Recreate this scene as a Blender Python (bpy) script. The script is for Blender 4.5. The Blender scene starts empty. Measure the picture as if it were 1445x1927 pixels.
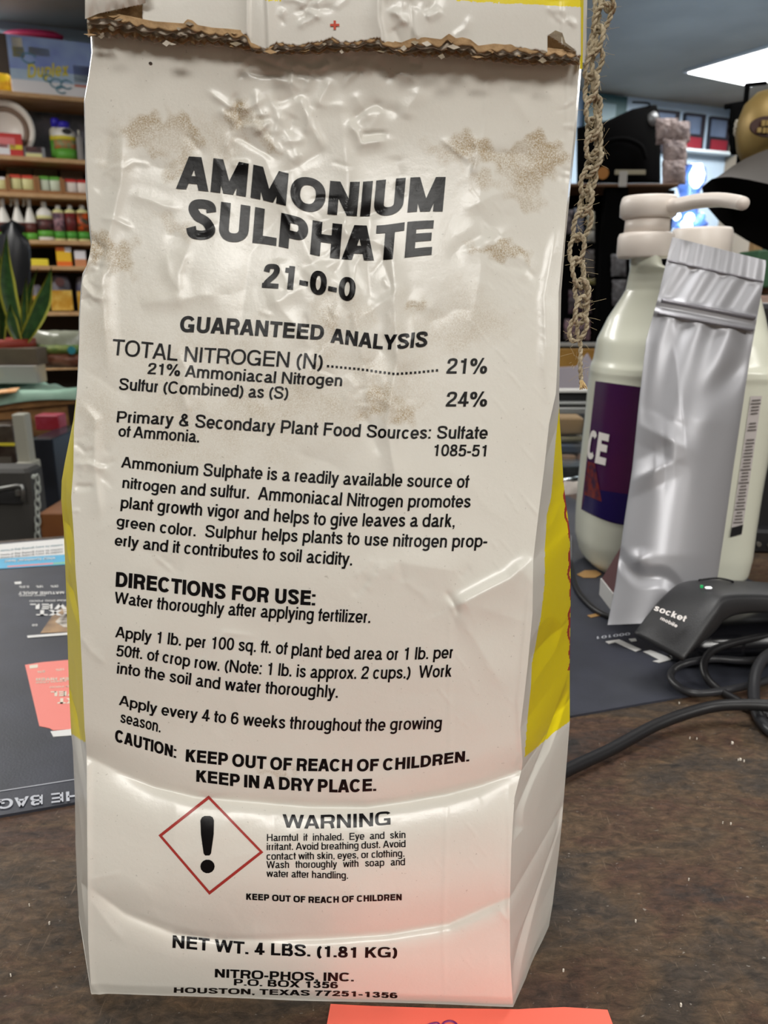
import bpy, math, random
import numpy as np
from mathutils import Vector
random.seed(7); np.random.seed(7)
C = bpy.context.scene.collection
# ------------------------------------------------------------------ camera
FPX, CX, CY = 1450.0, 722.5, 963.5
CAMH = 0.24
PITCH = math.radians(15.5)
SP, CP = math.sin(PITCH), math.cos(PITCH)
cam_d = bpy.data.cameras.new('camera'); cam = bpy.data.objects.new('camera', cam_d); C.objects.link(cam)
cam.location = (0, 0, CAMH); cam.rotation_euler = (math.pi/2 - PITCH, 0, 0)
cam_d.sensor_fit = 'VERTICAL'; cam_d.sensor_height = 36.0; cam_d.lens = 36.0*FPX/1927.0
cam_d.clip_start = 0.01; cam_d.clip_end = 60
cam_d.dof.use_dof = True; cam_d.dof.focus_distance = 0.262
cam_d.dof.aperture_fstop = cam_d.lens/1.15
bpy.context.scene.camera = cam
# ------------------------------------------------------------------ world, lights, exposure
W = bpy.data.worlds.new('room_ambient'); bpy.context.scene.world = W; W.use_nodes = True
W.node_tree.nodes['Background'].inputs[0].default_value = (0.80, 0.86, 0.95, 1)
W.node_tree.nodes['Background'].inputs[1].default_value = 0.12
vs = bpy.context.scene.view_settings
vs.view_transform = 'Standard'; vs.look = 'None'; vs.gamma = 1.0; vs.use_curve_mapping = False; vs.exposure = 0.0
CEIL = 1.62
def area(name, loc, size, power, col=(1, .97, .93), rot=(0, 0, 0)):
    l = bpy.data.lights.new(name, 'AREA'); l.shape = 'RECTANGLE'; l.size, l.size_y = size; l.energy = power; l.color = col
    o = bpy.data.objects.new(name, l); o.location = loc; o.rotation_euler = rot; C.objects.link(o); return o
# light given by the ceiling panels (the panels themselves are built with the room)
PANELS = [(-.30, -1.80, 54), (1.75, -1.1, 26), (0.1, 0.55, 9), (-2.3, 2.1, 56), (-2.6, 4.2, 30), (2.33, 5.28, 60), (1.6, 2.6, 14)]
for i, (x, y, e) in enumerate(PANELS):
    area('ceiling_light', (x, y, CEIL-.035), (1.15, .58) if i != 5 else (.6, .6), e, (.93, .96, 1) if x > 3 else (1, .975, .92))

# ------------------------------------------------------------------ helpers
def s2l(c):
    c = c/255.0
    return c/12.92 if c <= .04045 else ((c+.055)/1.055)**2.4
def col(h):
    if isinstance(h, str):
        h = h.lstrip('#'); h = tuple(int(h[i:i+2], 16) for i in (0, 2, 4))
    return tuple(s2l(v) for v in h) + (1.0,)
MATS = {}
def mat(name, c, rough=.5, metal=0, spec=.5, c2=None, ns=40, nd=4, bump=0, bs=200, emit=0, trans=0, alpha=1, sss=0, stretch=None, coat=0, lo=.4, hi=.65, bd=.001):
    if name in MATS: return MATS[name]
    m = bpy.data.materials.new(name); m.use_nodes = True; nt = m.node_tree; N = nt.nodes; L = nt.links
    b = N['Principled BSDF']; b.inputs['Base Color'].default_value = col(c)
    b.inputs['Roughness'].default_value = rough; b.inputs['Metallic'].default_value = metal
    b.inputs['Specular IOR Level'].default_value = spec
    if coat: b.inputs['Coat Weight'].default_value = coat; b.inputs['Coat Roughness'].default_value = .15
    if trans: b.inputs['Transmission Weight'].default_value = trans; b.inputs['IOR'].default_value = 1.3
    if sss: b.inputs['Subsurface Weight'].default_value = sss; b.inputs['Subsurface Radius'].default_value = (.01, .01, .01)
    if emit: b.inputs['Emission Color'].default_value = col(c); b.inputs['Emission Strength'].default_value = emit
    if alpha < 1: b.inputs['Alpha'].default_value = alpha
    if c2 or bump:
        tc = N.new('ShaderNodeTexCoord'); mp = N.new('ShaderNodeMapping'); L.new(tc.outputs['Object'], mp.inputs[0])
        if stretch: mp.inputs['Scale'].default_value = stretch
    if c2:
        n = N.new('ShaderNodeTexNoise'); n.inputs['Scale'].default_value = ns; n.inputs['Detail'].default_value = nd; L.new(mp.outputs[0], n.inputs['Vector'])
        r = N.new('ShaderNodeValToRGB'); r.color_ramp.elements[0].position = lo; r.color_ramp.elements[1].position = hi
        r.color_ramp.elements[0].color = col(c); r.color_ramp.elements[1].color = col(c2)
        L.new(n.outputs['Fac'], r.inputs[0]); L.new(r.outputs[0], b.inputs['Base Color'])
    if bump:
        n2 = N.new('ShaderNodeTexNoise'); n2.inputs['Scale'].default_value = bs; n2.inputs['Detail'].default_value = 5; L.new(mp.outputs[0], n2.inputs['Vector'])
        bp = N.new('ShaderNodeBump'); bp.inputs['Strength'].default_value = bump; bp.inputs['Distance'].default_value = bd
        L.new(n2.outputs['Fac'], bp.inputs['Height']); L.new(bp.outputs[0], b.inputs['Normal'])
    MATS[name] = m; return m

def ray(px, py):
    r = (np.asarray(px, float)-CX)/FPX; u = (CY-np.asarray(py, float))/FPX
    r, u = np.broadcast_arrays(r, u)
    return np.stack([r, CP+u*SP, -SP+u*CP], -1)
def at(px, py, Y):                 # the point seen at a pixel at distance Y along the room
    d = ray(px, py); t = Y/d[..., 1]
    return d*t[..., None] + np.array([0, 0, CAMH])
def onz(px, py, z=0.0):            # the point seen at a pixel on the level z
    d = ray(px, py); t = (z-CAMH)/d[..., 2]
    return d*t[..., None] + np.array([0, 0, CAMH])
def rowof(Y, z):
    f = Y*CP - (z-CAMH)*SP; u = Y*SP + (z-CAMH)*CP
    return CY - FPX*u/f
def onplane(px, py, O, n):
    d = ray(px, py); c = np.array([0, 0, CAMH]); t = ((O-c)@n)/(d@n)
    return d*t[..., None] + c

def mk(name, verts, faces, m=None, parent=None, smooth=False, mi=None):
    me = bpy.data.meshes.new(name); me.from_pydata([tuple(map(float, v)) for v in verts], [], [tuple(map(int, f)) for f in faces]); me.update()
    for x in (m if isinstance(m, (list, tuple)) else [m]):
        if x: me.materials.append(x)
    if mi is not None: me.polygons.foreach_set('material_index', np.asarray(mi, np.int32))
    if smooth: me.polygons.foreach_set('use_smooth', [True]*len(me.polygons))
    o = bpy.data.objects.new(name, me); C.objects.link(o)
    if parent:
        o.parent = parent
        if not parent.parent: o.matrix_parent_inverse = parent.matrix_basis.inverted()
    return o
def tag(o, label=None, cat=None, group=None, kind=None):
    if label: o['label'] = label
    if cat: o['category'] = cat
    if group: o['group'] = group
    if kind: o['kind'] = kind
    return o
def thing(name, label, cat, loc, group=None):
    o = bpy.data.objects.new(name, None); o.empty_display_size = .02; C.objects.link(o); o.location = tuple(map(float, loc))
    return tag(o, label, cat, group)
class MB:
    def __init__(s): s.v = []; s.f = []; s.mi = []; s.m = 0
    def add(s, vs_, fs):
        b = len(s.v); s.v += [tuple(v) for v in vs_]; s.f += [tuple(b+i for i in f) for f in fs]; s.mi += [s.m]*len(fs); return s
    def box(s, c, d, R=None, bev=0):
        hx, hy, hz = [v/2 for v in d]; q = []
        if bev <= 0:
            pts = [(x, y, z) for z in (-hz, hz) for y in (-hy, hy) for x in (-hx, hx)]
            fs = [(0, 2, 3, 1), (4, 5, 7, 6), (0, 1, 5, 4), (2, 6, 7, 3), (0, 4, 6, 2), (1, 3, 7, 5)]
        else:
            b = min(bev, hx*.9, hy*.9, hz*.9); rings = []
            for z, ins in ((-hz, b), (-hz+b, 0), (hz-b, 0), (hz, b)):
                r = []
                for sx, sy in ((1, 1), (-1, 1), (-1, -1), (1, -1)):
                    a = (sx*(hx-ins-b), sy*(hy-ins)); c2 = (sx*(hx-ins), sy*(hy-ins-b))
                    for p in ((c2, a) if sx*sy > 0 else (a, c2)): r.append((p[0], p[1], z))
                rings.append(r)
            pts = sum(rings, []); fs = []
            for k in range(3):
                for i in range(8): j = (i+1) % 8; fs.append((k*8+i, k*8+j, k*8+8+j, k*8+8+i))
            fs.append(tuple(range(7, -1, -1))); fs.append(tuple(range(24, 32)))
        for p in pts:
            v = Vector(p)
            if R is not None: v = R @ v
            q.append((v[0]+c[0], v[1]+c[1], v[2]+c[2]))
        return s.add(q, fs)
    def lathe(s, c, prof, n=24, R=None, sx=1, sy=1, pw=2.0):
        pts = []
        for r, z in prof:
            for i in range(n):
                a = 2*math.pi*i/n; ca, sa = math.cos(a), math.sin(a)
                ex = 2/pw
                x = math.copysign(abs(ca)**ex, ca)*r*sx; y = math.copysign(abs(sa)**ex, sa)*r*sy
                v = Vector((x, y, z))
                if R is not None: v = R @ v
                pts.append((v[0]+c[0], v[1]+c[1], v[2]+c[2]))
        fs = []
        for k in range(len(prof)-1):
            for i in range(n): j = (i+1) % n; fs.append((k*n+i, k*n+j, (k+1)*n+j, (k+1)*n+i))
        fs.append(tuple(range(n-1, -1, -1))); fs.append(tuple(range((len(prof)-1)*n, len(prof)*n)))
        return s.add(pts, fs)
    def tube(s, P, r, n=8, closed=False, rad=None, flat=1.0):
        P = np.asarray(P, float); m = len(P)
        T = np.roll(P, -1, 0)-np.roll(P, 1, 0) if closed else np.gradient(P, axis=0)
        T /= np.linalg.norm(T, axis=1)[:, None]+1e-12
        u = np.cross(T[0], [0, 0, 1.0]);
        if np.linalg.norm(u) < .1: u = np.cross(T[0], [1.0, 0, 0])
        pts = []
        for k in range(m):
            u = u-T[k]*(u@T[k]); u /= np.linalg.norm(u)+1e-12; w = np.cross(T[k], u)
            rr = r if rad is None else rad[k]
            for i in range(n):
                a = 2*math.pi*i/n; pts.append(P[k]+rr*(math.cos(a)*u+flat*math.sin(a)*w))
        fs = []
        for k in range(m if closed else m-1):
            for i in range(n):
                j = (i+1) % n; k2 = (k+1) % m; fs.append((k*n+i, k*n+j, k2*n+j, k2*n+i))
        if not closed: fs.append(tuple(range(n-1, -1, -1))); fs.append(tuple(range((m-1)*n, m*n)))
        return s.add(pts, fs)
    def build(s, name, m=None, parent=None, smooth=False):
        return mk(name, s.v, s.f, m, parent, smooth, s.mi if isinstance(m, (list, tuple)) else None)
def spline(P, n=8):
    P = np.asarray(P, float); out = []
    Q = np.vstack([2*P[0]-P[1], P, 2*P[-1]-P[-2]])
    for i in range(1, len(Q)-2):
        for k in range(n):
            t = k/n; out.append(.5*((2*Q[i])+(-Q[i-1]+Q[i+1])*t+(2*Q[i-1]-5*Q[i]+4*Q[i+1]-Q[i+2])*t*t+(-Q[i-1]+3*Q[i]-3*Q[i+1]+Q[i+2])*t**3))
    out.append(P[-1]); return np.array(out)
def RZ(a):
    from mathutils import Matrix
    return Matrix.Rotation(a, 3, 'Z')
def RA(a, ax):
    from mathutils import Matrix
    return Matrix.Rotation(a, 3, ax)

# ------------------------------------------------------------------ a grotesque alphabet drawn from strokes
GW = dict(zip('ABCDEFGHIJKLMNOPQRSTUVWXYZ', [.93, .93, 1.0, 1.0, .90, .84, 1.06, 1.0, .37, .7, .94, .78, 1.16, 1.0, 1.07, .92, 1.07, .98, .92, .84, 1.0, .92, 1.3, .93, .92, .85]))
GW.update(dict(zip('abcdefghijklmnopqrstuvwxyz', [.77, .78, .71, .78, .76, .38, .77, .76, .31, .31, .70, .31, 1.15, .76, .77, .78, .78, .46, .69, .39, .76, .69, 1.0, .69, .69, .69])))
for ch in '0123456789': GW[ch] = .775
GW.update({' ': .38, '.': .35, ',': .35, ':': .35, '-': .45, '(': .45, ')': .45, '%': 1.2, '&': .93, '!': .36, "'": .25, '/': .4})
def glyph(ch, w, sq=2.25):
    """strokes of one character, cap height 1: polygons as lists of points"""
    h = w/2; g = w*.43; X = .735; out = []; Wd = GW.get(ch, .7)
    def rib(P):
        P = np.asarray(P, float); T = np.gradient(P, axis=0); T /= np.linalg.norm(T, axis=1)[:, None]+1e-9
        Nn = np.stack([-T[:, 1]*h, T[:, 0]*g], -1)
        a, b = P+Nn, P-Nn
        for i in range(len(P)-1): out.append([a[i], b[i], b[i+1], a[i+1]])
    def E(cx, cy, rx, ry, a0, a1, n=18):
        t = np.radians(np.linspace(a0, a1, n)); c_, s_ = np.cos(t), np.sin(t); e = 2/sq
        rib(np.stack([cx+(rx-h)*np.sign(c_)*np.abs(c_)**e, cy+(ry-g)*np.sign(s_)*np.abs(s_)**e], -1))
    def S(*p): rib(spline(np.array(p, float), 6))
    def V(x, y0, y1): out.append([(x-h, y0), (x+h, y0), (x+h, y1), (x-h, y1)])
    def B(x0, x1, y): out.append([(x0, y-g), (x1, y-g), (x1, y+g), (x0, y+g)])
    def D(x0, y0, x1, y1, f=1.0):
        k = h*f*min(2.2, math.hypot(x1-x0, y1-y0)/abs(y1-y0)); out.append([(x0-k, y0), (x0+k, y0), (x1+k, y1), (x1-k, y1)])
    l = .09+h; r = Wd-.09-h; m = Wd/2
    if ch == 'A': D(.02+h, 0, m-h*.25, 1); D(Wd-.02-h, 0, m+h*.25, 1); B(.25, Wd-.25, .30)
    elif ch == 'B':
        V(l, 0, 1); B(l, m+.08, g); B(l, m+.06, 1-g); B(l, m+.08, .53)
        E(m+.06, .765, Wd-.12-m-.06, .235+g*.6, -90, 90); E(m+.08, .265, Wd-.07-m-.08, .265+g*.4, -90, 90)
    elif ch in 'CG':
        E(m, .5, m-.05, .515, 38 if ch == 'C' else 35, 322 if ch == 'C' else 318, 30)
        if ch == 'G': V(Wd-.1-h, 0, .5); B(m+.04, Wd-.1, .5-g)
    elif ch == 'D': V(l, 0, 1); B(l, m-.02, g); B(l, m-.02, 1-g); E(m-.04, .5, Wd-.06-m+.04, .5, -90, 90, 24)
    elif ch == 'E': V(l, 0, 1); B(l, Wd-.06, g); B(l, Wd-.07, 1-g); B(l, Wd-.1, .53)
    elif ch == 'F': V(l, 0, 1); B(l, Wd-.05, 1-g); B(l, Wd-.13, .51)
    elif ch == 'H': V(l, 0, 1); V(r, 0, 1); B(l, r, .53)
    elif ch == 'I': V(m, 0, 1)
    elif ch == 'J': V(Wd-.09-h, .25, 1); E(m-.02, .27, m-.07, .285, 180, 360)
    elif ch == 'K': V(l, 0, 1); D(l+.02, .36, Wd-.12-h*.6, 1); D(Wd-.05-h, 0, l+.22, .60)
    elif ch == 'L': V(l, 0, 1); B(l, Wd-.03, g)
    elif ch == 'M': V(l, 0, 1); V(r, 0, 1); D(l+.0, 1, m, 0, .95); D(r-.0, 1, m, 0, .95)
    elif ch == 'N': V(l, 0, 1); V(r, 0, 1); D(l, 1, r, 0, .95)
    elif ch in 'OQ':
        E(m, .5, m-.05, .515, 0, 360, 40)
        if ch == 'Q': D(m+.05, .26, Wd-.08, -.02)
    elif ch in 'PR':
        V(l, 0, 1); B(l, m+.07, 1-g); B(l, m+.07, .43 if ch == 'P' else .45)
        yy = (1+.43-g)/2 if ch == 'P' else (1+.45-g)/2
        E(m+.06, yy, Wd-.06-m-.06, 1-yy, -90, 90)
        if ch == 'R': S((m+.1, .45), (Wd-.15-h, .34), (Wd-.11-h, .15), (Wd-.07-h, 0))
    elif ch == 'S':
        a = .06+h; b = Wd-.06-h
        S((b-.01, .70), (b-.06, .9-g*.4), (m, 1.01-g), (a+.05, .93-g*.6), (a+.02, .73), (a+.14, .575), (m, .52), (b-.12, .44), (b, .27), (b-.07, .09+g*.5), (m, -.01+g), (a+.05, .1+g*.4), (a-.01, .30))
    elif ch == 'T': V(m, 0, 1); B(.03, Wd-.03, 1-g)
    elif ch == 'U': V(l, .32, 1); V(r, .32, 1); E(m, .33, m-.09, .345, 180, 360, 24)
    elif ch == 'V': D(.02+h, 1, m, 0); D(Wd-.02-h, 1, m, 0)
    elif ch == 'W': D(.02+h, 1, Wd*.28, 0); D(m, 1, Wd*.28, 0, .9); D(m, 1, Wd*.72, 0, .9); D(Wd-.02-h, 1, Wd*.72, 0)
    elif ch == 'X': D(.03+h, 0, Wd-.04-h, 1); D(.04+h, 1, Wd-.03-h, 0)
    elif ch == 'Y': V(m, 0, .42); D(m, .38, .02+h, 1); D(m, .38, Wd-.02-h, 1)
    elif ch == 'Z': B(.05, Wd-.05, g); B(.06, Wd-.06, 1-g); D(.08+h, .1, Wd-.09-h, .92)
    elif ch == 'a':
        V(Wd-.13-h, .06, X*.68); E(m-.02, X*.60, Wd*.40-.03, X*.40+.01, 0, 155, 14)
        S((Wd-.13-h, X*.56), (m, X*.50), (.07+h, X*.34), (.10+h, .06+g*.4), (m-.06, g-.01), (Wd-.17-h, .11), (Wd-.13-h, .26)); B(Wd-.13-h, Wd-.02, g)
    elif ch in 'bp':
        V(.07+h, 0 if ch == 'b' else -.28, 1 if ch == 'b' else X); E(m+.02, X/2, m-.05, X/2+.012, 0, 360, 28)
    elif ch in 'dq':
        V(Wd-.07-h, 0 if ch == 'd' else -.28, 1 if ch == 'd' else X); E(m-.02, X/2, m-.05, X/2+.012, 0, 360, 28)
    elif ch == 'c': E(m, X/2, m-.04, X/2+.012, 40, 320, 24)
    elif ch == 'e': E(m, X/2, m-.05, X/2+.012, 0, 322, 28); B(.05+h, Wd-.05, X*.47)
    elif ch == 'f': V(m-.01, 0, .82); E(m+.14, .80, .15+h, .205, 100, 180, 8); B(.01, Wd-.0, X-g)
    elif ch == 'g': E(m-.02, X/2+.02, m-.05, X/2, 0, 360, 28); V(Wd-.08-h, -.05, X); E(m-.02, -.05, m-.06, .24, 205, 360, 18)
    elif ch in 'hn': V(.08+h, 0, 1 if ch == 'h' else X); V(Wd-.08-h, 0, X*.62); E(m, X*.60, m-.08, X*.40+.012, 0, 180, 18)
    elif ch in 'ij':
        V(m, 0 if ch == 'i' else -.2, X); out.append([(m-h, .86), (m+h, .86), (m+h, 1), (m-h, 1)])
    elif ch == 'k': V(.08+h, 0, 1); D(.1+h, .24, Wd-.1-h, X); D(Wd-.05-h, 0, .24+h, .42)
    elif ch == 'l': V(m, 0, 1)
    elif ch == 'm':
        V(.08+h, 0, X); V(m, 0, X*.62); V(Wd-.08-h, 0, X*.62); q = (m-.08+h)/2
        E(.08+q, X*.60, q, X*.40+.012, 0, 180, 16); E(Wd-.08-q, X*.60, q, X*.40+.012, 0, 180, 16)
    elif ch == 'o': E(m, X/2, m-.05, X/2+.012, 0, 360, 30)
    elif ch == 'r': V(.08+h, 0, X); E(.08+.28, X*.62, .28, X*.38+.01, 92, 180, 10)
    elif ch == 's':
        a = .05+h; b = Wd-.05-h
        S((b-.02, X*.72), (b-.08, X*.93-g*.5), (m, X+.01-g), (a+.05, X*.9-g*.5), (a+.03, X*.70), (a+.13, X*.57), (m+.02, X*.49), (b-.05, X*.40), (b, X*.26), (b-.07, X*.09+g*.5), (m, -.01+g), (a+.05, X*.1+g*.5), (a, X*.30))
    elif ch == 't': V(m-.02, .12, .95); E(m+.12, .14, .14+h, .15, 180, 265, 8); B(.01, Wd-.01, X-g)
    elif ch == 'u': V(Wd-.08-h, 0, X); V(.08+h, X*.38, X); E(m, X*.40, m-.08, X*.40+.012, 180, 360, 18)
    elif ch == 'v': D(.02+h, X, m, 0); D(Wd-.02-h, X, m, 0)
    elif ch == 'w': D(.02+h, X, Wd*.28, 0); D(m, X, Wd*.28, 0, .9); D(m, X, Wd*.72, 0, .9); D(Wd-.02-h, X, Wd*.72, 0)
    elif ch == 'x': D(.03+h, 0, Wd-.03-h, X); D(.03+h, X, Wd-.03-h, 0)
    elif ch == 'y': D(.02+h, X, m+.0, .02); D(Wd-.02-h, X, m-.10, -.27); B(.06, m-.08, -.28+g)
    elif ch == 'z': B(.05, Wd-.05, g); B(.06, Wd-.06, X-g); D(.08+h, .1, Wd-.09-h, X-.08)
    elif ch == '0': E(m, .5, m-.05, .51, 0, 360, 34)
    elif ch == '1': V(m+.06, 0, .98); B(m-.2, m+.04, .79)
    elif ch == '2':
        a = .06+h; b = Wd-.07-h
        S((a, .66), (a+.05, .88-g*.3), (m, 1.0-g), (b-.03, .9-g*.3), (b, .70), (b-.08, .53), (m-.02, .38), (a+.07, .24), (a+.01, .02+g)); B(.05, Wd-.06, g)
    elif ch == '3':
        S((.07+h, .70), (.13+h, .9-g*.3), (m, 1.0-g), (Wd-.12-h, .9-g*.3), (Wd-.11-h, .70), (m+.08, .56), (m-.05, .54)); S((m-.05, .54), (m+.1, .51), (Wd-.07-h, .36), (Wd-.08-h, .17), (m+.02, -.01+g), (.12+h, .09+g*.3), (.05+h, .28))
    elif ch == '4': V(Wd-.19-h, 0, 1); B(.04, Wd-.04, .27); D(.07+h*.9, .26, Wd-.22-h, 1, .8)
    elif ch == '5': B(.15, Wd-.09, .99-g); D(.09+h, .44, .15+h, .99); S((.09+h, .47), (m-.02, .62), (Wd-.09-h, .52), (Wd-.06-h, .32), (Wd-.11-h, .11), (m, -.01+g), (.12+h, .07+g*.3), (.05+h, .25))
    elif ch in '69':
        P6 = [(Wd-.10-h, .75), (Wd-.16-h, .93-g*.5), (m+.02, 1.0-g), (.12+h, .85), (.05+h, .55), (.06+h, .3)]
        if ch == '9': P6 = [(Wd-a, 1-b) for a, b in P6]
        S(*P6); E(m, .32 if ch == '6' else .68, m-.055, .335, 0, 360, 28)
    elif ch == '7': B(.06, Wd-.05, .99-g); S((Wd-.08-h, .93), (m+.02, .55), (m-.08, .25), (m-.12, 0))
    elif ch == '8': E(m, .745, m-.10, .265, 0, 360, 26); E(m, .275, m-.05, .285, 0, 360, 28)
    elif ch == '.': out.append([(m-h, 0), (m+h, 0), (m+h, .14+w*.15), (m-h, .14+w*.15)])
    elif ch == ',': out.append([(m-h, 0), (m+h, 0), (m+h, .15), (m-h, .15)]); out.append([(m, 0), (m+h, 0), (m+h*.5, -.12), (m-h*.9, -.16)])
    elif ch == ':':
        for y in (0, X-.15): out.append([(m-h, y), (m+h, y), (m+h, y+.14+w*.1), (m-h, y+.14+w*.1)])
    elif ch == '-': B(.05, Wd-.05, .36)
    elif ch == '(': E(.1+.55, .4, .58, .65, 122, 238, 16)
    elif ch == ')': E(Wd-.1-.55, .4, .58, .65, -58, 58, 16)
    elif ch == '%': E(.27, .74, .23, .26, 0, 360, 22); E(Wd-.27, .25, .23, .26, 0, 360, 22); D(Wd*.29, -.02, Wd*.71, 1.02, .75)
    elif ch == '&':
        S((Wd-.05-h, .0+g), (m+.05, .38), (.22+h, .68), (.24+h, .92-g), (m-.02, 1.0-g), (m+.14, .88-g*.5), (m+.1, .68), (m-.12, .53), (.09+h, .33), (.1+h, .1+g*.5), (m-.08, g), (m+.17, .12), (Wd-.14-h, .42))
    elif ch == "'": V(m, .65, 1)
    elif ch == '/': D(.02+h, 0, Wd-.02-h, 1)
    elif ch == '!': out.append([(m-h*.5, .27), (m+h*.5, .27), (m+h, 1), (m-h, 1)]); out.append([(m-h, 0), (m+h, 0), (m+h, .16), (m-h, .16)])
    return [np.array(p, float) for p in out], Wd
def text_uv(txt, w, sq=2.25, ls=0.0):
    """polygons of a line in a frame where the line runs 0..1 and caps run 0..1; also the natural width"""
    x = 0; P = []
    for ch in txt:
        if ch == ' ': x += GW[' ']+ls; continue
        g, a = glyph(ch, w, sq)
        for p in g: P.append(p+np.array([x, 0]))
        x += a+ls
    Wt = x-ls
    for p in P: p[:, 0] /= Wt
    return P, Wt
def refine(P, sx, sy, mx):
    """fan-triangulate quads and split until no edge is longer than mx (in scaled units)"""
    T = []
    for p in P:
        for i in range(1, len(p)-1): T.append((p[0], p[i], p[i+1]))
    T = np.array(T); sc = np.array([sx, sy])
    while True:
        E = np.stack([T[:, 1]-T[:, 0], T[:, 2]-T[:, 1], T[:, 0]-T[:, 2]], 1)*sc
        Ln = np.linalg.norm(E, axis=2); k = Ln.argmax(1); bad = Ln.max(1) > mx
        if not bad.any(): break
        A = T[bad]; kk = k[bad]; i = np.arange(len(A)); a = A[i, kk]; b = A[i, (kk+1) % 3]; c = A[i, (kk+2) % 3]; mm = (a+b)/2
        T = np.concatenate([T[~bad], np.stack([a, mm, c], 1), np.stack([mm, b, c], 1)])
    return T
def print_mesh(name, T, f, m, parent):
    """T: triangles in uv; f maps uv -> world"""
    uv = T.reshape(-1, 2); uvr, inv = np.unique(np.round(uv, 6), axis=0, return_inverse=True)
    V = f(uvr[:, 0], uvr[:, 1]); F = inv.reshape(-1, 3)
    F = F[(F[:, 0] != F[:, 1]) & (F[:, 1] != F[:, 2]) & (F[:, 0] != F[:, 2])]
    return mk(name, V, F, m, parent)
def flat_text(name, txt, A, Bp, up, m, parent, w=.2, sq=2.25, off=(0, 0, 0)):
    """print on a flat face: baseline from A to Bp, cap height vector up"""
    P, _ = text_uv(txt, w, sq); A = np.array(A); Bp = np.array(Bp); up = np.array(up); off = np.array(off)
    T = refine(P, 1, 1, 9)
    return print_mesh(name, T, lambda u, v: A+off+np.outer(u, Bp-A)+np.outer(v, up), m, parent)

# ================================================================== THE PAPER BAG
def interp(y, tab):
    t = np.array(tab, float); return np.interp(y, t[:, 0], t[:, 1])
SIL_L = [(-80, 172), (60, 170), (100, 172), (150, 165), (190, 158), (300, 160), (360, 161), (400, 165), (435, 168), (462, 171), (480, 168), (500, 163), (515, 155), (540, 152), (570, 150), (600, 148), (650, 148), (700, 146), (740, 144), (790, 138), (830, 130), (870, 122), (905, 116), (940, 115), (1000, 120), (1050, 122), (1100, 124), (1200, 127), (1300, 130), (1380, 134), (1410, 137), (1500, 141), (1590, 142), (1660, 145), (1750, 150), (1830, 152), (1900, 154)]
FR_L = [(-80, 174), (60, 172), (100, 174), (150, 167), (190, 160), (300, 162), (400, 167), (462, 173), (500, 166), (540, 155), (600, 151), (700, 148), (740, 146), (790, 142), (830, 139), (905, 138), (960, 134), (1050, 140), (1100, 142), (1200, 150), (1300, 155), (1395, 159), (1440, 163), (1600, 164), (1700, 165), (1800, 166), (1900, 172)]
FR_R = [(-80, 1096), (105, 1092), (150, 1088), (250, 1080), (350, 1070), (450, 1061), (550, 1051), (650, 1050), (740, 1046), (798, 1033), (880, 1024), (952, 1015), (1054, 1003), (1153, 1002), (1251, 993), (1370, 979), (1430, 983), (1445, 982), (1500, 968), (1600, 962), (1700, 959), (1800, 960), (1905, 966)]
SIL_R = [(-80, 1100), (105, 1096), (150, 1092), (250, 1084), (350, 1074), (450, 1064), (550, 1056), (650, 1054), (740, 1052), (790, 1053), (850, 1057), (905, 1060), (940, 1064), (1000, 1072), (1100, 1074), (1250, 1072), (1360, 1072), (1450, 1065), (1550, 1057), (1600, 1052), (1700, 1040), (1795, 1024), (1830, 1010), (1860, 990), (1895, 984)]
YEL_R = [(-80, 1300), (740, 1300), (760, 1053), (834, 1045), (936, 1037), (968, 1029), (1035, 1025), (1094, 1025), (1153, 1019), (1252, 1000), (1291, 999), (1360, 992), (1423, 987)]
bl = onz(180, 1878)[:2]; br = onz(965, 1903)[:2]
KB = (br[1]-bl[1])/(br[0]-bl[0])
ZG = np.linspace(0, .40, 401); PG = np.interp(ZG, [0, .006, .02, .05, .075, .088, .105, .13, .155, .18, .21, .24, .265, .283, .30, .32, .36], [.002, .0, -.002, -.003, .0005, .0045, .0045, .0038, .005, .0095, .0155, .0225, .0285, .031, .0305, .029, .030])
for _ in range(60): PG[12:-1] = (PG[11:-2]+2*PG[12:-1]+PG[13:])/4
def front_Y(x, z):
    base = bl[1]+KB*(x-bl[0])
    prof = np.interp(z, ZG, PG)
    xc = .5*(bl[0]+br[0]); q = np.clip((x-xc)/.085, -1.3, 1.3)
    return base+prof+.004*q**4*np.clip(z/.08, 0, 1)
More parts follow.
